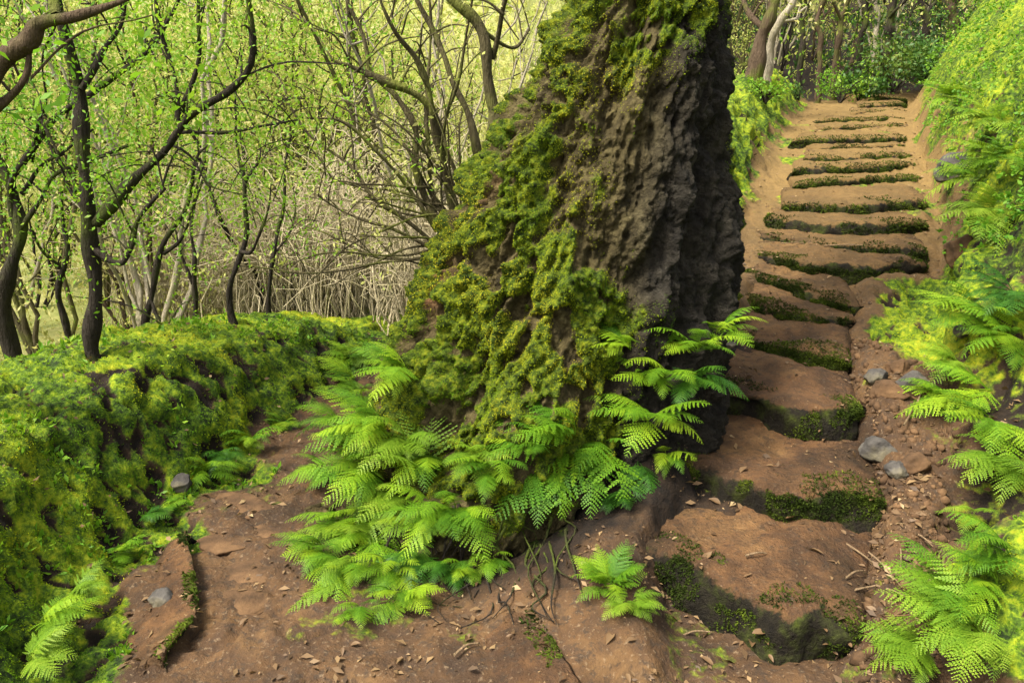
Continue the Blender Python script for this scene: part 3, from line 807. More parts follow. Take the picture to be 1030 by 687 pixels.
G1 = 'ferns hanging from the left foot of the trunk'
for (x, y, a0, a1, n, l0, l1, mt, lab) in [
    (395, 372, 130, 250, 6, .30, .42, 'fern', 'fern highest on the left flank of the trunk beside the bank'),
    (345, 385, 120, 250, 7, .30, .45, 'fern', 'bright fern where the left path disappears behind the trunk'),
    (375, 425, 140, 260, 7, .34, .48, 'fern', 'fern bush bulging over the left path, below the highest trunk fern'),
    (430, 455, 150, 270, 5, .32, .42, 'fern', 'fern behind the pale open comb-like one on the trunk front'),
    (362, 470, 170, 260, 7, .30, .44, 'fern', 'fern reaching furthest left over the path from the trunk'),
    (405, 490, 175, 265, 6, .34, .46, 'fern_pale', 'yellow-green fern with one long frond pointing down left'),
    (360, 525, 165, 275, 6, .28, .40, 'fern', 'fern low on the left foot of the trunk, at the path edge'),
    (335, 555, 170, 280, 6, .22, .34, 'fern', 'lowest fern of the left foot, beside the cracked slabs'),
    (465, 500, 200, 300, 6, .26, .38, 'fern', 'fern in the middle of the trunk foot, above the hanging roots'),
    (420, 545, 200, 300, 5, .20, .30, 'fern_dark', 'dark green fern under the pale comb-like one'),
    (335, 505, 180, 290, 6, .24, .34, 'fern', 'fern drooping over the right edge of the left path beside the slabs'),
    (385, 560, 190, 300, 6, .22, .32, 'fern', 'fern above the single pale frond at the trunk foot'),
    (335, 430, 150, 260, 6, .26, .36, 'fern', 'fern at the trunk side of the bend in the left path'),
    (345, 520, 170, 280, 6, .26, .36, 'fern_pale', 'bright yellow-green fern between the path and the dark trunk foot'),
    (400, 590, 200, 310, 5, .20, .28, 'fern', 'fern low among the roots beside the broad-leaved one on a thin stem'),
    (350, 600, 190, 290, 4, .18, .26, 'fern', 'lowest fern at the dark foot behind the single pale frond'),
    (450, 560, 210, 310, 4, .18, .24, 'fern_dark', 'dark fern above the small bright one among the roots'),
    (500, 545, 220, 310, 4, .16, .22, 'fern', 'fern in the dark middle of the trunk foot'),
    (352, 400, 150, 300, 6, .28, .38, 'fern', 'fern at the foot of the bright moss curtain on the trunk flank'),
    (395, 440, 170, 300, 6, .30, .40, 'fern_pale', 'yellow-green fern in the thick of the left clump, below the flank moss'),
    (320, 470, 160, 280, 5, .24, .34, 'fern', 'fern leaning over the far slabs of the left path'),
    (370, 500, 180, 300, 6, .26, .36, 'fern', 'fern in the thick of the left clump above the dark foot'),
    (310, 540, 170, 290, 5, .22, .30, 'fern', 'fern over the nearest slabs of the left path'),
    (345, 555, 190, 300, 5, .20, .28, 'fern_pale', 'pale fern low at the dark left foot, above the single frond'),
    (430, 515, 190, 310, 5, .22, .30, 'fern', 'fern over the first hanging roots'),
    (480, 455, 180, 300, 5, .24, .32, 'fern_pale', 'pale fern on the moss between the left and right clumps'),
    (340, 360, 140, 320, 6, .28, .38, 'fern_pale', 'yellow-green fern at the very end of the visible left path'),
    (440, 500, 180, 290, 6, .28, .38, 'fern', 'fern spreading below the comb-like pale fern'),
    (500, 470, 190, 290, 5, .24, .34, 'fern', 'fern on the trunk front between moss and hanging roots'),
]:
    fern_at(x + (14 if x < 400 else 0), y + (14 if y > 480 else 0), spray(a0 + 15, a1 + 15, n, l0 * .92, l1 * .92, ('arch', 'flat', 'droop')), lab, mt, .03, G1)
fern_at(348, 590, [(218, .30, 'flat', -8)], 'single pale frond sticking out over the dirt left of the roots', 'fern_pale', .03, G1)
fern_at(415, 598, spray(240, 330, 4, .12, .18, ('droop', 'broad')), 'small broad-leaved fern on a thin stem at the trunk foot', 'fern', .05, G1)
fern_at(466, 578, spray(220, 320, 6, .11, .16, ('broad', 'droop')), 'small bright fern alone among the dark roots', 'fern', .05, G1)

fern_at(436, 470, [(238, .46, 'comb', 12), (118, .36, 'comb', 30), (75, .34, 'comb', 38)], 'pale open fern with long thin comb-like leaflets standing clear of the moss', 'fern_pale', .05, G1)
G2 = 'ferns at the right foot of the trunk'
for (x, y, fr, mt, lab) in [
    (702, 350, spray(150, 330, 6, .26, .36, ('flat', 'arch')), 'fern', 'fern with pale tips brushing the steps right of the trunk'),
    (668, 372, spray(110, 300, 7, .28, .38, ('broad', 'flat')), 'fern', 'broad fern spreading flat against the dark right side of the trunk'),
    (640, 352, spray(120, 250, 4, .24, .32, ('broad', 'arch')), 'fern', 'uppermost fern on the dark side of the trunk'),
    (660, 420, spray(170, 340, 6, .26, .36, ('broad', 'flat')), 'fern', 'fern in the middle of the right clump with level fronds'),
    (612, 440, [(205, .46, 'flat', -6), (222, .42, 'broad', -10), (180, .36, 'flat', 4), (250, .34, 'broad', -5), (300, .3, 'arch', 0)], 'fern', 'fern throwing a long bright frond down to the left in front of the trunk'),
    (605, 452, [(212, .52, 'broad', -22), (232, .46, 'broad', -26), (255, .42, 'flat', -22), (285, .36, 'broad', -24)], 'fern', 'fern with the lowest hanging bright fronds at the centre right of the trunk foot'),
    (560, 462, [(225, .40, 'broad', -24), (250, .36, 'flat', -26), (275, .32, 'broad', -26)], 'fern', 'hanging fern over the bare dark soil left of the low bushy plant'),
    (645, 470, [(262, .26, 'broad', -28), (285, .24, 'broad', -30), (240, .24, 'flat', -26)], 'fern_dark', 'dark hanging fern between the right clump and the second step'),
    (545, 455, spray(170, 270, 4, .28, .38, ('broad', 'flat')), 'fern', 'fern leftmost of the right clump with a frond across the moss'),
    (720, 335, spray(200, 360, 4, .2, .28, ('flat', 'arch')), 'fern', 'fern rightmost of the clump, touching the step edge'),
    (575, 432, spray(150, 250, 4, .28, .36, ('broad', 'flat')), 'fern', 'fern with upright ragged leaflets left of the right clump'),
    (690, 385, spray(230, 350, 5, .22, .30, ('droop', 'flat')), 'fern_dark', 'dark fern tucked below the pale-tipped one by the steps'),
    (668, 462, spray(230, 310, 4, .14, .20, ('broad', 'droop')), 'fern', 'little hanging fern above the second step'),
    (622, 500, spray(230, 310, 4, .16, .22, ('droop', 'broad')), 'fern_dark', 'bluish dark fern hanging in the shade above the low bright plant'),
]:
    fern_at(x, y, fr, lab, mt, .04, G2)
fern_at(612, 590, spray(0, 360, 16, .13, .22, ('broad', 'flat', 'arch'), (5, 45)), 'low bushy bright green plant on the dirt below the right ferns', 'fern', .01, G2)
fern_at(632, 606, spray(200, 400, 9, .10, .17, ('broad', 'flat'), (5, 40)), 'yellowish low plant at the front of the bushy bright one', 'fern_pale', .01, G2)

G3 = 'ferns under the left bank'
for (x, y, fr, mt, lab) in [
    (205, 470, spray(180, 380, 5, .18, .25, ('flat', 'arch')), 'fern', 'fern at the foot of the left bank above the dark hollow'),
    (248, 442, spray(200, 350, 6, .18, .26, ('flat', 'arch')), 'fern', 'fern overhanging the left path from the bank, nearest the bend'),
    (283, 425, spray(200, 340, 5, .16, .22, ('flat', 'arch')), 'fern', 'fern at the inner bend of the left path'),
    (225, 455, spray(220, 340, 5, .2, .28, ('droop', 'flat')), 'fern_dark', 'dark fern between the two bright bank ferns'),
    (355, 362, spray(150, 360, 7, .22, .32, ('arch', 'broad')), 'fern', 'fern blocking the far end of the left path'),
    (30, 630, spray(-60, 80, 6, .18, .28, ('flat', 'broad')), 'fern', 'fern in the lower left corner'),
    (70, 600, spray(-50, 60, 5, .12, .2, ('flat', 'broad')), 'fern_pale', 'small pale fern at the left path edge above the corner'),
    (165, 512, spray(-70, 60, 6, .10, .16, ('flat', 'broad')), 'fern', 'small fern on the grassy toe of the bank just above the mossy ledge'),
    (118, 555, spray(-80, 40, 6, .12, .18, ('flat', 'broad')), 'fern', 'small fern where the left bank meets the ledge'),
    (20, 668, spray(-40, 90, 6, .16, .24, ('flat', 'broad')), 'fern_pale', 'pale fern in the very corner at the lower left'),
    (140, 520, spray(-60, 40, 5, .12, .18, ('flat', 'broad')), 'fern_dark', 'small dark fern on the grassy toe of the left bank'),
]:
    fern_at(x, y, fr, lab, mt, .03, G3)

G4 = 'ferns on the right bank'
for (x, y, fr, mt, lab) in [
    (1000, 645, spray(110, 260, 10, .28, .42, ('flat', 'broad', 'arch')), 'fern_pale', 'big bright fern filling the lower right corner'),
    (965, 600, spray(130, 270, 8, .22, .32, ('flat', 'broad')), 'fern', 'fern behind the corner fern, reaching over the lowest step'),
    (1010, 585, spray(110, 230, 6, .24, .32, ('flat', 'arch')), 'fern', 'fern at the right edge just above the corner fern'),
    (930, 660, spray(120, 240, 7, .2, .28, ('flat', 'broad')), 'fern_pale', 'fern furthest left of the corner group, on the dirt'),
    (995, 430, spray(180, 280, 6, .28, .38, ('droop', 'broad')), 'fern', 'fern hanging over the dark hollow like a skirt'),
    (1000, 395, [(186, .55, 'flat', -14), (200, .5, 'flat', -12), (160, .4, 'arch', 0), (225, .4, 'flat', -8), (140, .4, 'arch', 5)], 'fern', 'fern with a long level frond reaching left to the stones'),
    (1015, 345, spray(130, 260, 7, .3, .42, ('flat', 'arch')), 'fern', 'fern under the dark gap of the right bank'),
    (970, 372, spray(130, 240, 5, .22, .32, ('arch', 'flat')), 'fern_pale', 'pale fern on the yellow moss right of the steps'),
    (1022, 300, spray(140, 250, 5, .3, .4, ('flat', 'droop')), 'fern_dark', 'dark fern at the right edge inside the bank gap'),
    (1005, 215, spray(150, 290, 7, .34, .5, ('flat', 'droop')), 'fern_pale', 'fern overhanging the dark gap from above'),
    (985, 180, spray(150, 280, 6, .32, .46, ('flat', 'droop')), 'fern', 'fern just right of the grey rock'),
    (1020, 160, spray(140, 270, 6, .34, .48, ('flat', 'arch')), 'fern', 'fern at the right edge above the overhanging one'),
    (1005, 120, spray(150, 260, 6, .36, .5, ('flat', 'arch')), 'fern_pale', 'fern high on the right bank below the yellow moss'),
    (965, 100, spray(150, 260, 5, .34, .48, ('flat', 'arch')), 'fern', 'fern beside the uppermost steps on the right bank'),
    (985, 320, spray(140, 250, 5, .3, .4, ('flat', 'broad')), 'fern', 'fern over the lower lip of the dark gap in the right bank'),
    (960, 405, spray(150, 250, 5, .3, .42, ('flat', 'broad')), 'fern', 'fern nearest the tan stones on the right bank'),
    (1020, 470, spray(170, 260, 5, .3, .4, ('droop', 'broad')), 'fern_pale', 'pale fern at the right edge beside the hanging skirt-like one'),
    (1020, 560, spray(150, 230, 4, .24, .34, ('flat', 'broad')), 'fern', 'fern at the right edge in front of the dark hollow'),
    (975, 515, spray(200, 280, 3, .16, .24, ('droop', 'flat')), 'fern_pale', 'yellowing fern frond hanging in the dark hollow'),
]:
    fern_at(x, y, fr, lab, mt, .04, G4)

# ------------------------------------------------------------------ trees traced where they stand
def leaves_along(curves, n, spread, l0, l1, seed, t0=.5, wr=.42):
    r = np.random.default_rng(seed); P = []
    allc = [c[int(len(c) * t0):] for c in curves]; allc = np.vstack(allc)
    cl = allc[r.integers(0, len(allc), max(3, n // 14))] + r.normal(size=(max(3, n // 14), 3)) * spread
    k = r.integers(0, len(cl), n)
    p = cl[k] + r.normal(size=(n, 3)) * spread * .33
    d = r.normal(size=(n, 3)) + np.array((0, 0, -.35)); ln = l0 + (l1 - l0) * r.random(n)
    return blades(p, d, r.normal(size=(n, 3)), ln, ln * wr, .05)


def traced_tree(name, base_px, Yd, trunk, limbs, bark, label, cat='tree', group=None, leaf=None, nleaf=0, lsize=(.05, .09), spread=.22, seed=0, depth=.35):
    """trunk / limbs: [(x, y, r_px), ...] read off the photo at distance Yd; limbs sway in depth"""
    sc = Yd / (FPX * math.cos(PITCH))
    def to3(pl, k):
        out_ = []; r_ = random.Random(seed * 31 + k); dd = r_.uniform(-depth, depth) if k else 0
        for i, q in enumerate(pl):
            yy = Yd + (dd * i / max(1, len(pl) - 1) if k else 0)
            out_.append(at_y(q[0], q[1], yy))
        return np.array(out_)
    t3 = to3(trunk, 0); sc = sc * (.70 if bark is M['bark_dark'] else .85)
    gz = ground_z(t3[0][0], t3[0][1])
    if t3[0][2] > gz: t3 = np.vstack([(t3[0][0] + .02, t3[0][1], gz - .12), t3]); r0 = trunk[0][2] * 1.15
    else: r0 = trunk[0][2]
    base = np.array((t3[0][0], t3[0][1], gz))
    root = empty(name, base); tag(root, label, cat, group)
    tb = Tubes(); curves = [tb.add(t3, r0 * sc, trunk[-1][2] * sc, 9, 8 * len(t3), .05, seed)]
    link('trunk', tb.mesh('trunk', base), bark, root, smooth=True)
    for k, lb in enumerate(limbs):
        tb = Tubes(); l3 = to3(lb, k + 1); cv = tb.add(l3, lb[0][2] * sc, lb[-1][2] * sc, 6, 7 * len(l3), .06, seed + k + 3)
        curves.append(cv)
        r_ = random.Random(seed * 7 + k)
        for j in range(max(2, len(lb))):                              # side twigs
            i0 = r_.randrange(len(cv) // 3, len(cv)); s0 = cv[i0]
            dv = np.array((r_.uniform(-1, 1), r_.uniform(-.7, .7), r_.uniform(.1, 1.2))) * r_.uniform(.2, .55)
            cv2 = tb.add([s0, s0 + dv * .5 + np.array((0, 0, .04)), s0 + dv * np.array((1.1, 1, .8))], lb[-1][2] * sc * .75, .003, 5, 9, .05, seed + j)
            curves.append(cv2)
        link('limb', tb.mesh('limb', base), bark, root, smooth=True)
    if leaf and nleaf:
        v, f = leaves_along(curves[1:], nleaf, spread, *lsize, seed + 5)
        link('crown', mesh('crown', v - base, f), leaf, root)
    return root


traced_tree('tree', None, 4.55, [(97, 345, 11.5), (93, 270, 10.5), (86, 190, 10), (78, 120, 9), (70, 60, 8), (64, 0, 8), (58, -120, 6), (50, -300, 4)],
    [[(97, 226, 9), (134, 190, 8), (154, 164, 8), (180, 124, 7), (197, 107, 5), (234, 90, 4), (251, 67, 3.5), (249, 20, 3), (245, -40, 2)],
     [(183, 120, 4), (182, 97, 4), (170, 50, 3), (166, 20, 2), (168, -30, 1.5)],
     [(190, 110, 4), (205, 60, 4), (205, 20, 3), (204, -40, 2)],
     [(176, 132, 4), (200, 128, 3), (240, 130, 2.5), (275, 127, 2), (303, 120, 1.5)],
     [(170, 145, 2.2), (195, 160, 2), (215, 185, 1.6), (250, 195, 1)],
     [(80, 90, 5), (100, 50, 4), (118, 25, 3), (125, -20, 2)],
     [(88, 215, 3), (70, 190, 2.6), (60, 150, 2.2), (45, 120, 1.6)],
     [(92, 250, 5), (120, 265, 4.5), (134, 243, 4), (140, 215, 3), (165, 190, 2)]],
    M['bark_dark'], 'dark upright tree rooted on the left bank with a long limb arching right', leaf=M['mid_leaf'], nleaf=7000, seed=1, lsize=(.016, .038))
traced_tree('tree', None, 5.0, [(8, 325, 11), (13, 270, 9.5), (16, 228, 8), (8, 190, 8), (-14, 120, 7), (-40, 0, 5)],
    [[(14, 232, 6), (10, 200, 5.5), (20, 170, 5.5), (50, 130, 5.5), (80, 102, 5.5), (124, 77, 5), (150, 50, 4), (177, 3, 3), (200, -60, 2)],
     [(16, 232, 4), (40, 205, 3.8), (60, 181, 3.5), (90, 165, 3), (126, 143, 2)],
     [(22, 200, 3), (40, 168, 2.6), (66, 150, 2.2), (92, 128, 1.6)],
     [(26, 160, 2.5), (48, 110, 2), (44, 60, 2), (60, 20, 1.2)]],
    M['bark_dark'], 'dark tree at the left edge sending one thin limb across the upright trunk', leaf=M['mid_leaf'], nleaf=5200, seed=2, lsize=(.016, .038))
traced_tree('tree', None, 3.7, [(-75, 420, 20), (-78, 260, 18), (-46, 150, 17), (-18, 92, 15), (2, 62, 14), (28, 46, 13), (40, 24, 10), (72, 16, 7), (107, 0, 4), (150, -20, 2)],
    [[(-20, 120, 6), (8, 92, 5), (25, 66, 4), (24, 40, 2)], [(55, 16, 6), (52, -10, 5), (60, -50, 4)]],
    M['bark_brown'], 'brown mossy limb leaning in over the upper left corner', leaf=M['mid_leaf'], nleaf=260, seed=3, lsize=(.035, .065), spread=.25)
# smaller dark stems along the far side of the left bank
for i, (Yd, tr, lim, lab) in enumerate([
    (5.6, [(148, 322, 5), (151, 297, 4.5), (164, 253, 4), (175, 228, 3.5), (186, 205, 3), (200, 160, 2.5), (215, 143, 1.5)], [[(164, 253, 3), (180, 240, 2.6), (190, 215, 2), (205, 170, 1)], [(152, 300, 2.5), (166, 330, 2)], [(200, 160, 2), (210, 190, 1.6), (218, 215, 1)]], 'thin crooked sapling just right of the dark upright tree'),
    (5.9, [(232, 316, 5), (237, 272, 4.5), (247, 233, 4), (246, 187, 3), (240, 158, 2.5), (236, 100, 1.5)], [[(240, 255, 3), (256, 253, 2.6), (272, 225, 2), (274, 190, 1.2)], [(246, 187, 2), (262, 160, 1.4), (262, 140, 1)]], 'slim sapling with a zigzag stem at the middle of the left thicket'),
    (6.2, [(192, 325, 4), (194, 295, 4), (200, 258, 3), (196, 230, 2.5), (205, 180, 1.5)], [[(196, 285, 2.5), (178, 260, 2), (172, 235, 1.2)]], 'short sapling between the crooked one and the zigzag one'),
    (6.6, [(268, 322, 4), (272, 280, 3.5), (280, 230, 3), (285, 190, 2.2), (292, 130, 1.5)], [[(274, 260, 2), (290, 240, 1.6), (300, 205, 1)]], 'slim dark stem left of the pale dry brush'),
    (5.4, [(62, 315, 5), (60, 290, 4.5), (66, 255, 4), (60, 225, 3), (64, 190, 2)], [[(63, 270, 3), (42, 250, 2.4), (30, 225, 1.5)]], 'small sapling between the left edge tree and the dark upright tree'),
]):
    traced_tree('sapling', None, Yd, tr, lim, M['bark_dark'], lab, 'sapling', 'saplings on the rim of the left bank', M['mid_leaf'], 500, (.018, .04), .2, 20 + i, .3)
# the shrub fanning out behind the trunk's left side
FAN = [
    [(455, 262, 5), (422, 187, 4.5), (414, 134, 4), (400, 104, 4), (374, 77, 3.6), (367, 40, 3), (350, 0, 2.5), (340, -50, 1.5)],
    [(460, 240, 5), (440, 150, 4.5), (430, 97, 4), (420, 64, 3.6), (397, 37, 3), (384, 0, 2.4), (372, -50, 1.5)],
    [(480, 170, 5), (470, 112, 5), (457, 77, 4.6), (440, 40, 4), (422, 0, 3), (410, -50, 2)],
    [(445, 160, 6), (430, 105, 5.5), (392, 84, 5), (360, 66, 4), (337, 62, 2)],
    [(462, 275, 3), (414, 222, 3), (380, 200, 3), (354, 174, 2.8), (320, 140, 2.4), (287, 97, 1.6)],
    [(440, 235, 2.4), (400, 172, 2.2), (350, 128, 2), (307, 117, 1.4)],
    [(470, 250, 3), (432, 185, 2.8), (428, 120, 2.4), (434, 60, 2), (428, 0, 1.4)],
    [(455, 250, 2.4), (415, 200, 2.2), (370, 190, 2), (330, 178, 1.4)],
    [(450, 262, 2.2), (400, 228, 2), (350, 215, 1.8), (318, 195, 1.2)],
    [(470, 230, 2.6), (452, 150, 2.4), (455, 90, 2), (470, 30, 1.4), (476, -30, 1)],
    [(452, 250, 2.0), (420, 160, 1.8), (385, 120, 1.6), (345, 98, 1)],
    [(450, 270, 2.0), (395, 255, 1.8), (352, 245, 1.5), (300, 225, 1)],
]
_r = random.Random(5)
for _i in range(22):
    x0, y0 = _r.uniform(430, 475), _r.uniform(190, 285); a_ = R(_r.uniform(95, 192)); L_ = _r.uniform(70, 210); b_ = _r.uniform(-.25, .35)
    FAN.append([(x0 + math.cos(a_ + b_ * q) * L_ * q, y0 - math.sin(a_ + b_ * q) * L_ * q, 1.7 - q * 1.0) for q in (0, .33, .66, 1)])
traced_tree('shrub', None, 6.6, [(470, 300, 9), (465, 272, 8), (462, 255, 6)], FAN, M['bark_olive'],
            'bare shrub fanning curved olive stems out from behind the trunk', 'shrub', None, M['far_leaf'], 700, (.03, .06), .16, 40, .5)
traced_tree('tree', None, 6.0, [(500, 150, 8), (493, 100, 7), (491, 50, 6.5), (480, 20, 5.5), (454, 0, 4), (420, -30, 3)], [[(491, 60, 4), (505, 20, 3), (520, -20, 2)], [(486, 30, 3), (515, 48, 2), (530, 30, 1.4)]],
            M['bark_olive'], 'leaning tree with an olive stem close against the left edge of the trunk', leaf=M['far_leaf'], nleaf=300, seed=41, lsize=(.03, .06))
# the trees above the top of the stairway
for i, (Yd, tr, lim, bk, lab) in enumerate([
    (12.0, [(758, 74, 9), (764, 45, 7.5), (775, 15, 6), (784, -20, 5), (790, -80, 4)], [[(770, 30, 4), (752, 10, 3), (745, -20, 2)]], 'bark_brown', 'brown tree on the mound left of the topmost steps'),
    (12.4, [(771, 70, 4.5), (776, 45, 4.2), (784, 23, 4), (797, 0, 3.6), (815, -40, 3)], [[(784, 23, 2.5), (800, 20, 2), (812, 5, 1)]], 'bark_pale', 'pale leaning stem right against the brown tree'),
    (15.5, [(806, 42, 4), (806, 20, 3.8), (803, 0, 3.5), (806, -60, 2.5)], [[(806, 20, 2), (815, 0, 1.6)]], 'bark_dark', 'straight dark stem right of the pale leaning one'),
    (15, [(826, 45, 3), (822, 25, 3), (828, 5, 2.6), (836, -30, 2)], [[(824, 25, 1.8), (836, 10, 1.2)]], 'bark_brown', 'thin brown stem over the orange earth'),
    (15.5, [(842, 48, 4), (846, 25, 3.6), (852, 0, 3.2), (866, -40, 2.4)], [[(847, 20, 2), (838, 0, 1.4)]], 'bark_brown', 'brown stem behind the mossy hummock'),
    (16, [(866, 45, 4), (870, 20, 3.8), (868, 0, 3.5), (875, -50, 2.5)], [[(869, 20, 2), (880, 0, 1.4)]], 'bark_dark', 'dark stem directly behind the mossy hummock'),
    (16, [(893, 48, 6), (894, 25, 5.5), (900, 0, 5), (908, -50, 4)], [[(896, 12, 3), (885, -8, 2)], [(895, 20, 2.4), (912, 0, 1.8)]], 'bark_dark', 'thickest dark tree standing in the dark bushes above the stairs'),
    (17, [(930, 45, 5), (932, 20, 4.6), (925, 0, 4), (920, -50, 3)], [[(930, 15, 2.4), (945, -5, 1.6)]], 'bark_dark', 'dark tree leaning over the right end of the dark bushes'),
    (17, [(880, 46, 2.4), (884, 20, 2.2), (880, 0, 2), (884, -50, 1.4)], [[(883, 18, 1.4), (876, 2, 1)]], 'bark_pale', 'very thin pale stem between two dark trees above the stairs'),
    (18, [(960, 30, 5), (955, 10, 4.6), (960, -20, 4)], [[(956, 8, 2), (970, -5, 1.4)]], 'bark_brown', 'brown tree rising behind the right bank'),
]):
    traced_tree('tree', None, Yd, tr, lim, M[bk], lab, 'tree', 'trees above the top of the stairway', M['mid_leaf'] if i % 2 else M['far_leaf'], 110, (.05, .10), .5, 60 + i, .8)

# bushes at the top of the steps
def bush(x, y, Yd, rx_, rz_, n, lab, leaf, ls=(.05, .10), cat='bush', name='bush', seed=0):
    p = at_y(x, y, Yd); gz = ground_z(p[0], p[1]); base = np.array((p[0], p[1], gz))
    root = empty(name, base); tag(root, lab, cat)
    r = np.random.default_rng(seed); tb = Tubes(); ends = []
    for i in range(9):
        e = np.array((r.uniform(-1, 1) * rx_, r.uniform(-.8, .8) * rx_, r.uniform(.35, 1) * rz_)); ends.append(e)
        tb.add([np.zeros(3), e * (.4, .4, .6), e], .014, .004, 5, 10, .04, i)
    link('stem', tb.mesh('stem'), M['bark_dark'], root, smooth=True)
    ends = np.array(ends); cl = np.vstack([ends] * 5) * r.uniform(.5, 1.1, (45, 1)) + r.normal(size=(45, 3)) * .10 * rx_
    k = r.integers(0, 45, n); pp = cl[k] + r.normal(size=(n, 3)) * .14 * rx_; pp[:, 2] = np.abs(pp[:, 2]) + .01
    ln = ls[0] + (ls[1] - ls[0]) * r.random(n)
    v, f = blades(pp, r.normal(size=(n, 3)) + (0, 0, .3), r.normal(size=(n, 3)), ln, ln * .5, .06)
    link('foliage', mesh('foliage', v, f), leaf, root)
    return root


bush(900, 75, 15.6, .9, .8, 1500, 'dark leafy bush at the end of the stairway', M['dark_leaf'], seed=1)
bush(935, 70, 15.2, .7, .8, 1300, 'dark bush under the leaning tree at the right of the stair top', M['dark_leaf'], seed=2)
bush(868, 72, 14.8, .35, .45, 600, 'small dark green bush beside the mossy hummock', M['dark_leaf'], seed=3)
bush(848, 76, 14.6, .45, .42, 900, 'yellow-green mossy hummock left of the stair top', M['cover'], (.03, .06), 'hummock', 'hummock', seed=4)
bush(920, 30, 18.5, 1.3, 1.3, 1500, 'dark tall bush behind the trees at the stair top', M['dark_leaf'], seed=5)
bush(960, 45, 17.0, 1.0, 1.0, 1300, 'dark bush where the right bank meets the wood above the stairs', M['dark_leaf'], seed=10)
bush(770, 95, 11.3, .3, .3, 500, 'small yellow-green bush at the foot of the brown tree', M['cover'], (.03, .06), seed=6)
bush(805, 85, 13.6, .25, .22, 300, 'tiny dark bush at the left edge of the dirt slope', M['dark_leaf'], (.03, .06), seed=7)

# ------------------------------------------------------------------ the bright thicket beyond
def sapling_proto(seed, H, bark, leaf, nleaf, stems=4, lsz=(.028, .065)):
    r = random.Random(seed); tb = Tubes(); cur = []
    for s in range(stems):
        a = r.uniform(0, 6.28); lean = r.uniform(.08, .4) * H
        e = np.array((math.cos(a) * lean, math.sin(a) * lean, H * r.uniform(.75, 1.0)))
        bend = np.array((r.uniform(-.3, .3), r.uniform(-.3, .3), 0)) * H * .5
        c = tb.add([np.array((0, 0, -.3)), e * (.25, .25, .3) + bend * .5, e * (.6, .6, .65) + bend * .3, e], r.uniform(.018, .038), .006, 5, 18, .12, seed + s)
        cur.append(c)
        for j in range(6):
            s0 = c[r.randrange(5, 17)]; dv = np.array((r.uniform(-1, 1), r.uniform(-1, 1), r.uniform(.2, 1.3))) * r.uniform(.3, .9)
            cur.append(tb.add([s0, s0 + dv * .5 + np.array((0, 0, -.05)), s0 + dv], .010, .003, 4, 8, .08, seed + j))
    tm_ = tb.mesh('trunk'); tm_.materials.append(bark); tm_.polygons.foreach_set('use_smooth', [True] * len(tm_.polygons))
    v, f = leaves_along(cur, nleaf, .28, *lsz, seed + 5, .50, .45)
    cm = mesh('crown', v, f); cm.materials.append(leaf)
    return tm_, cm


PROT = [sapling_proto(1, 4.2, M['bark_dark'], M['far_leaf'], 3800), sapling_proto(2, 5.0, M['bark_olive'], M['far_leaf'], 4200, 5),
        sapling_proto(3, 3.6, M['bark_brown'], M['far_leaf'], 3200, 6), sapling_proto(4, 5.5, M['bark_dark'], M['mid_leaf'], 3600, 3),
        sapling_proto(5, 4.6, M['bark_olive'], M['mid_leaf'], 3600, 4), sapling_proto(6, 4.4, M['bark_pale'], M['far_leaf'], 1500, 8)]
LABS = ['dark-stemmed young tree with yellow-green leaves in the bright thicket', 'many-stemmed young tree with yellow-green crown in the bright thicket',
        'brown many-stemmed young tree in the bright thicket', 'dark-stemmed young tree with fresh green leaves in the thicket',
        'young tree with fresh green crown in the bright thicket', 'nearly bare pale young tree in the bright thicket']
spots = []
r = random.Random(99)
tries = 0
while len(spots) < 116 and tries < 6000:
    tries += 1
    y = 7.2 + 19 * r.random() ** 1.25
    if len(spots) < 84: x = r.uniform(-.78 * y - .5, .02 * y)
    else: x = r.uniform(-.02 * y, .62 * y); y = 15.5 + 14 * r.random(); x = x / 26 * y + r.uniform(0, 5)
    if x > -.6 and y < 15.5: continue
    if x > np.interp(y, _xl[:, 0], _xl[:, 1]) - .8 and y < 17.5: continue
    if any((x - a) ** 2 + (y - b) ** 2 < .45 for a, b in spots): continue
    spots.append((x, y))
for i, (x, y) in enumerate(spots):
    k = r.choice([0, 1, 2, 5, 4, 3, 4, 3, 1]) if x < -.15 * y else r.choice([0, 1, 2, 5, 2, 5])
    root = empty('young_tree', (x, y, ground_z(x, y) - .02), r.uniform(0, 6.28)); s = r.uniform(.8, 1.25); root.scale = (s, s, s)
    tag(root, LABS[k], 'tree', 'young trees of the bright thicket, kind ' + 'abcdef'[k])
    for nm, me in zip(('trunk', 'crown'), PROT[k]):
        link(nm, me, None, root)

# dry pale brush in the gap left of the trunk
def brush_mesh(seed, n=90, H=1.7):
    r = random.Random(seed); tb = Tubes()
    for i in range(n):
        a = r.uniform(0, 6.28); q = r.uniform(.1, .6); b = np.array((r.uniform(-.35, .35), r.uniform(-.35, .35), -.05)); h = H * r.uniform(.5, 1)
        tb.add([b, b + np.array((math.cos(a) * q * .3, math.sin(a) * q * .3, h * .55)), b + np.array((math.cos(a) * q * 1.6, math.sin(a) * q * 1.6, h * r.uniform(.5, 1)))], .006, .0025, 4, 12, .26, seed + i)
    return tb.mesh('twigs')


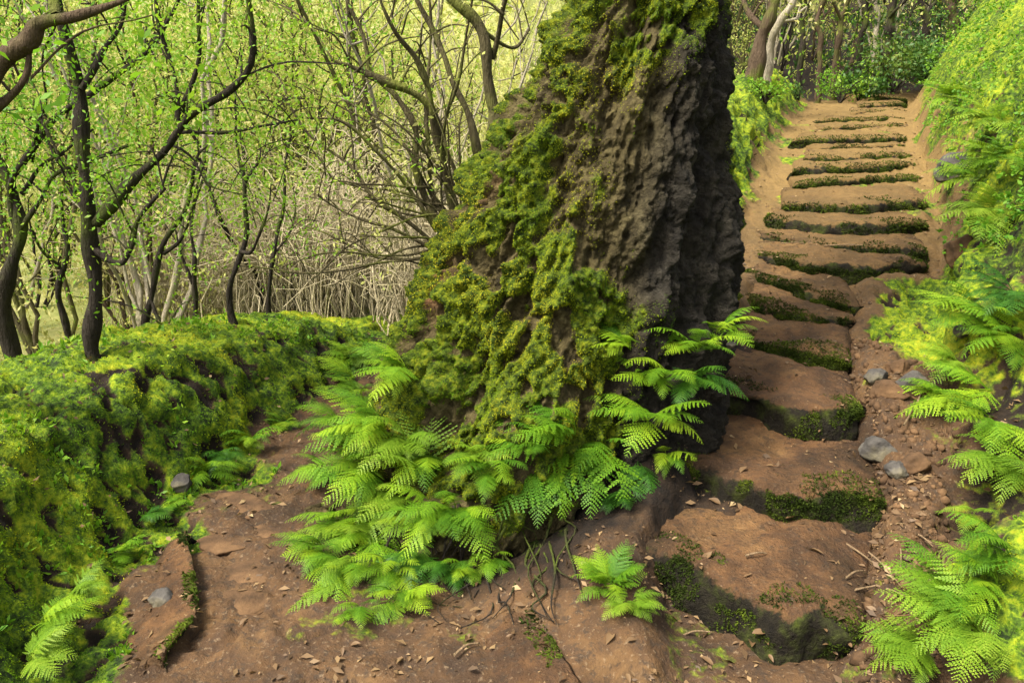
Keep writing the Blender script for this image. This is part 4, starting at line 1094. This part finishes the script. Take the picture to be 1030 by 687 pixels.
BR = [brush_mesh(s) for s in (1, 2, 3)]
M['dry_twig'] = mk_bark('dry twig', (.36, .29, .16), (.62, .53, .34), (.42, .40, .14), .4)
for b in BR: b.materials.append(M['dry_twig'])
for i in range(30):
    y = 7.2 + 6 * r.random(); x = -y * (.08 + .34 * r.random())
    o = link('dry_brush', BR[i % 3]); o.location = (x, y, ground_z(x, y)); o.rotation_euler = (0, 0, r.uniform(0, 6)); s = r.uniform(.45, 1.5); o.scale = (s, s, s * r.uniform(.8, 1.3))
    tag(o, 'pale dry brush of bare twigs in the gap left of the great trunk', 'brush', 'dry brush beyond the left path')

# far wood on the rising ground behind: one mass of leaves
n = 60000; r2 = np.random.default_rng(5)
yy = 24 + 34 * r2.random(n) ** 1.1; xx = (r2.random(n) * 1.7 - .85) * yy
zz = base_height(xx, yy) + 7.0 * r2.random(n) ** 1.2
pp = np.stack([xx, yy, zz], -1); kp = perlin(pp, .35, 8) + .6 * perlin(pp, .9, 9) > .10
pp = pp[kp]; ln = .22 + .30 * r2.random(len(pp))
v, f = blades(pp, r2.normal(size=(len(pp), 3)), r2.normal(size=(len(pp), 3)), ln, ln * .6, .05)
tag(link('far_wood', mesh('far_wood', v, f), M['far_leaf']), kind='stuff')
# undergrowth on the forest floor beyond the bank
ids = np.where(is_far & (fy > 7.0) & (fy < 22) & (np.abs(fx) < 16))[0]
pts, nn = hull_points(14000, 1 / (1 + (fy[ids] / 8) ** 2), ids, 61)
pts = pts + np.array((0, 0, 1.0)) * (r2.random((len(pts), 1)) ** 1.7) * .8
v, f = tufts(pts, nn, 4, .025, .07, .4, .2, 62)
tag(link('undergrowth', mesh('undergrowth', v, f), M['far_leaf']), kind='stuff')

ids = np.where(is_far & (fy > 16.8) & (fy < 34) & (fx > 2.5) & (fx < 26))[0]
pts, nn = hull_points(9000, 1 / (1 + (fy[ids] / 16) ** 2), ids, 65)
pts = pts[perlin(pts, .8, 66) + .5 * perlin(pts, 2, 67) > -.12]
pts = pts + np.array((0, 0, 1.0)) * (r2.random((len(pts), 1)) ** 1.5) * 1.3
v, f = tufts(pts, np.tile((0, -.4, .9), (len(pts), 1)), 4, .06, .16, .5, .2, 68)
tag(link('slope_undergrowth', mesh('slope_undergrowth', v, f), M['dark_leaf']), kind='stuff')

ids = np.where(is_bank_l & (fy > 3) & (fy < 8) & (fx > -4.5))[0]
pts, nn = hull_points(1500, 1 / (1 + (fy[ids] / 6) ** 2), ids, 81); pts = pts[perlin(pts, 2.2, 82) > .0]
rl = np.random.default_rng(83); ln = .012 + .028 * rl.random(len(pts))
v, f = blades(pts + (0, 0, .016), rl.normal(size=(len(pts), 3)) * (1, 1, .4), rl.normal(size=(len(pts), 3)) * (.5, .5, 1), ln, ln * .5, .15)
tag(link('bank_litter', mesh('bank_litter', v, f), M['dry_leaf']), kind='stuff')
ids = np.where(is_bank_l & (fy > 2) & (fy < 7) & (fx > -4))[0]
pts, nn = hull_points(2600, 1 / (1 + (fy[ids] / 6) ** 2), ids, 84); pts = pts[perlin(pts, 1.8, 85) + .5 * perlin(pts, 5, 86) > .12]
v, f = tufts(pts, np.tile((.15, -.2, .9), (len(pts), 1)), 7, .02, .055, .42, .5, 87)
tag(link('seedlings', mesh('seedlings', v, f), M['cover']), kind='stuff')

# ------------------------------------------------------------------ stones
def stone_mesh(seed, sx, sy, sz):
    import bmesh
    bm_ = bmesh.new(); bmesh.ops.create_icosphere(bm_, subdivisions=4, radius=1)
    v = np.array([q.co[:] for q in bm_.verts]); f = np.array([[x.index for x in q.verts] for q in bm_.faces]); bm_.free()
    r = np.random.default_rng(seed)
    for _ in range(9):                                                # knock facets off
        d = norm(r.normal(size=3)); k = v @ d; lim = r.uniform(.62, .85); v = v - np.outer(np.maximum(k - lim, 0), d)
    v = v * (1 + fbm(v, 1.8, 4, seed)[:, None] * .14) * (sx, sy, sz)
    return mesh('stone', v, f)


for i, (x, y, sx, sy, sz, mt, lab) in enumerate([
    (884, 456, .10, .08, .07, 'stone', 'smooth rounded grey stone at the right end of the second step'),
    (893, 396, .12, .075, .06, 'stone_brown', 'flat tan stone in the gravel right of the thick rounded block'),
    (916, 390, .09, .085, .075, 'stone', 'grey stone right of the flat tan stone'),
    (880, 382, .075, .065, .06, 'stone', 'small grey stone at the shoulder of the thick rounded block'),
    (903, 371, .07, .06, .05, 'stone_brown', 'brown pebble above the flat tan stone'),
    (921, 470, .085, .07, .06, 'stone_brown', 'dark brown stone right of the smooth rounded grey one'),
    (902, 474, .06, .05, .045, 'stone', 'small pale stone below the smooth rounded grey one'),
    (863, 460, .035, .03, .03, 'stone', 'pebble left of the smooth rounded grey stone'),
    (962, 178, .19, .16, .17, 'stone', 'grey rock set in the right bank beside the upper steps'),
    (964, 258, .12, .10, .13, 'stone_brown', 'brown boulder at the right end of the full-width black-fronted step'),
    (968, 335, .05, .05, .04, 'stone', 'small stone half under leaves right of the green dirt patch'),
    (162, 604, .06, .05, .05, 'stone', 'grey stone set in the ledge of the left path'),
    (183, 488, .07, .06, .05, 'stone', 'small stone at the foot of the left bank beside the dark hollow'),
    (240, 508, .19, .13, .026, 'stone_brown', 'flat worn slab in the far part of the left path'),
    (222, 545, .17, .11, .026, 'stone_brown', 'flat worn slab nearest the mossy ledge'),
    (255, 575, .20, .12, .026, 'stone_brown', 'long flat slab in the middle of the left path'),
    (240, 605, .17, .11, .026, 'stone_brown', 'flat slab at the near end of the left path'),
    (270, 535, .14, .09, .024, 'stone_brown', 'flat slab tight against the trunk ferns on the left path'),
    (735, 345, .03, .03, .02, 'stone', 'pale pebble below the pale-tipped fern on the steps'),
]):
    h = hit(x, y); o = link('stone', stone_mesh(300 + i, sx, sy, sz), M[mt], smooth=True)
    o.location = h[0] + np.array((0, 0, sz * .22 if sz > .03 else -.010)); o.rotation_euler = (rnd.uniform(-.1, .1), rnd.uniform(-.1, .1), rnd.uniform(-.5, .5))
    tag(o, lab, 'stone')

# two old step edges across the left path and the foreground
e = np.array([at_z(x, y, .08) for x, y in [(178, 530), (186, 560), (192, 590), (190, 618), (168, 640), (150, 652)]])
b = np.array([at_z(x, y, .06) for x, y in [(150, 542), (142, 570), (128, 600), (118, 626), (116, 648), (120, 662)]])
make_step(40, 'stone_step', e, .08, b, .14, 'low mossy ledge along the left path with a stone set in it', 'worn ledges across the paths', 0, .7, zb=-.05)
e = np.array([at_z(x, y, .085) for x, y in [(526, 600), (536, 622), (550, 645), (566, 668), (584, 694), (606, 724)]])
b = np.array([at_z(x, y, .03) for x, y in [(440, 625), (440, 645), (440, 670), (445, 690), (460, 710), (480, 730)]])
make_step(41, 'stone_step', e, .085, b, .15, 'low worn ledge running out of the bottom of the picture below the trunk', 'worn ledges across the paths', 0, .6, zb=-.06)

# ------------------------------------------------------------------ litter
M['twig'] = mk_bark('twig wood', (.10, .065, .035), (.32, .22, .12), (.16, .12, .05), .4)
import bmesh
_b = bmesh.new(); bmesh.ops.create_icosphere(_b, subdivisions=1, radius=1)
iv = np.array([q.co[:] for q in _b.verts]); itri = np.array([[x.index for x in q.verts] for q in _b.faces]); _b.free()
rg = np.random.default_rng(404); gp = []
gi = np.where(is_path & (fy > 2.5) & (fy < 5.2) & (fx > np.interp(fy, [2.7, 3.3, 4.2, 4.6, 6.0], [1.25, 1.45, 1.85, 1.95, 2.25])) & (fx < np.interp(fy, _xr[:, 0], _xr[:, 1]) + .05))[0]
gpts, gn = hull_points(800, np.ones(len(gi)), gi, 405)
gpts = gpts[perlin(gpts, 3.5, 12) > -.15]; m_ = len(gpts)
sz_ = .006 + .022 * rg.random((m_, 1, 1)) ** 3
gv = (iv[None] * (1 + rg.normal(size=(m_, len(iv), 1)) * .22)) * sz_ * (1 + rg.normal(size=(m_, 1, 3)) * .25) + gpts[:, None]
gf = itri[None] + np.arange(m_)[:, None, None] * len(iv)
tag(link('gravel', mesh('gravel', gv.reshape(-1, 3), gf.reshape(-1, 3)), M['stone_brown'], smooth=True), kind='stuff')
ids = np.where(is_path & (fy > 2.2) & (fy < 15) & (fx < 7) & (fx > -2.5))[0]
pts, nn = hull_points(13000, (1 + 2.0 * np.isin(ids, gi)) / (1 + (fy[ids] / 5) ** 2), ids, 71)
_kp = perlin(pts, 1.9, 73) + .6 * perlin(pts, 6, 74) > -.02; pts, nn = pts[_kp], nn[_kp]
r3 = np.random.default_rng(72); d = r3.normal(size=(len(pts), 3)) * (1, 1, .22); ln = .008 + .050 * r3.random(len(pts)) ** 3
v, f = blades(pts + nn * .006, d, np.cross(d, nn + r3.normal(size=nn.shape) * .3), ln, ln * .45, .15)
tag(link('leaf_litter', mesh('leaf_litter', v, f), M['dry_leaf']), kind='stuff')


def leaf_obj(seed):
    r = random.Random(seed); vs, fs = [], []
    n = 8
    for i in range(n + 1):
        tt = i / n; wv = .22 * math.sin(math.pi * tt ** .8) + .004; cz = .25 * math.sin(tt * 3 + seed) * .3
        vs += [(tt - .5, -wv, cz + wv * .7), (tt - .5, 0, cz), (tt - .5, wv, cz + wv * .55 * r.uniform(.6, 1.4))]
    for i in range(n):
        for j in (0, 1): k = i * 3 + j; fs.append((k, k + 1, k + 4, k + 3))
    return mesh('leaf', vs, fs)


STEP_OBJ = [o for o in C.objects if o.name.startswith('tread')]
bpy.context.view_layer.update()
sv, sf, off = [], [], 0
for o in STEP_OBJ:
    me = o.data; co = np.empty(len(me.vertices) * 3, np.float32); me.vertices.foreach_get('co', co)
    co = co.reshape(-1, 3) + np.array(o.parent.location); sv += co.tolist(); sf += [[q + off for q in pl.vertices] for pl in me.polygons]; off = len(sv)
SB = BVHTree.FromPolygons(sv, sf)


def drop_to(px, py):
    dv = Vector(ray(px, py)).normalized(); best = None
    for b_ in (SB, GB, TBV):
        h_ = b_.ray_cast(CAMV, dv)
        if h_[0] is not None and (best is None or h_[3] < best[3]): best = h_
    return np.array(best[0]), np.array(best[1])


_vv = np.array(sv); _r4 = np.random.default_rng(88)
_cand = []
for o in STEP_OBJ:
    me = o.data; so = np.empty(len(me.vertices), np.float32); me.attributes['soil'].data.foreach_get('value', so)
    ri_ = np.empty(len(me.vertices), np.float32); me.attributes['riser'].data.foreach_get('value', ri_)
    _cand.append(np.where(ri_ < .3, .12 + so, 0) * (1.0 if o.parent.location.y < 6.5 else .5))
_cand = np.concatenate(_cand); _k = _r4.choice(len(_vv), 3200, p=_cand / _cand.sum())
pts = _vv[_k] + _r4.normal(size=(3200, 3)) * (.012, .012, 0) + (0, 0, .006); ln = .008 + .045 * _r4.random(3200) ** 3; d = _r4.normal(size=(3200, 3)) * (1, 1, .25)
v, f = blades(pts, d, _r4.normal(size=(3200, 3)) * (1, 1, .3), ln, ln * .45, .15)
tag(link('step_litter', mesh('step_litter', v, f), M['dry_leaf']), kind='stuff')
LO = [leaf_obj(s) for s in range(5)]
for m_ in LO: m_.materials.append(M['dry_leaf'])
areas = [((300, 620), (640, 684), 26, 'dry leaf lying on the dirt in the foreground below the trunk'), ((640, 620), (870, 684), 26, 'dry leaf lying on the dirt in front of the lowest step'),
         ((190, 480), (290, 640), 14, 'dry leaf lying on the slabs of the left path'), ((690, 500), (890, 590), 16, 'dry leaf lying on the tread of the lowest step'),
         ((720, 420), (850, 480), 8, 'dry leaf lying on the second step'), ((750, 365), (860, 395), 7, 'dry leaf lying on the thick rounded block'),
         ((870, 500), (930, 610), 14, 'dry leaf lying among the twigs right of the lowest steps'), ((870, 330), (940, 450), 12, 'dry leaf lying on the gravel right of the steps'),
         ((90, 560), (170, 650), 12, 'dry leaf lying on the ledge beside the left path')]
for (a_, b_, n_, lab) in areas:
    for i in range(int(n_ * .65)):
        p_, n__ = drop_to(rnd.uniform(a_[0], b_[0]), rnd.uniform(a_[1], b_[1]))
        o = link('fallen_leaf', LO[rnd.randrange(5)]); s = rnd.choice((.024, .03, .036, .045, .066))
        o.location = p_ + n__ * .006; o.scale = (s, s, s); o.rotation_euler = (rnd.uniform(-.35, .35), rnd.uniform(-.35, .35), rnd.uniform(0, 6.28))
        tag(o, lab, 'leaf', lab.replace('dry leaf lying', 'dry leaves'))
for i, (x, y, ax, L_) in enumerate([(868, 562, -62, .20), (890, 575, -78, .22), (905, 560, -110, .18), (880, 592, 20, .2), (900, 600, -40, .16), (860, 580, 35, .14), (925, 545, -70, .15),
                                   (800, 247, 8, .25), (850, 249, -6, .3), (915, 420, 50, .25), (925, 400, 62, .22), (760, 560, 15, .1), (470, 655, 40, .12), (700, 640, 10, .14)]):
    p_, n__ = drop_to(x, y); a_ = R(ax); d_ = np.array((math.cos(a_), math.sin(a_), 0)) * L_ * .5
    tb = Tubes(); tb.add([-d_, np.array((rnd.uniform(-.01, .01), rnd.uniform(-.01, .01), .012)), d_], .0055, .003, 5, 9, .03, i)
    o = link('fallen_twig', tb.mesh('twig'), M['twig'], smooth=True); o.location = p_ + np.array((0, 0, .012))
    where = ('among the litter right of the lowest steps' if i < 7 else 'on the edge of an upper step' if i < 9 else 'leaning on the stones right of the steps' if i < 11 else 'on the dirt of the lower path')
    tag(o, 'thin pale twig lying ' + where, 'twig', 'twigs ' + where)
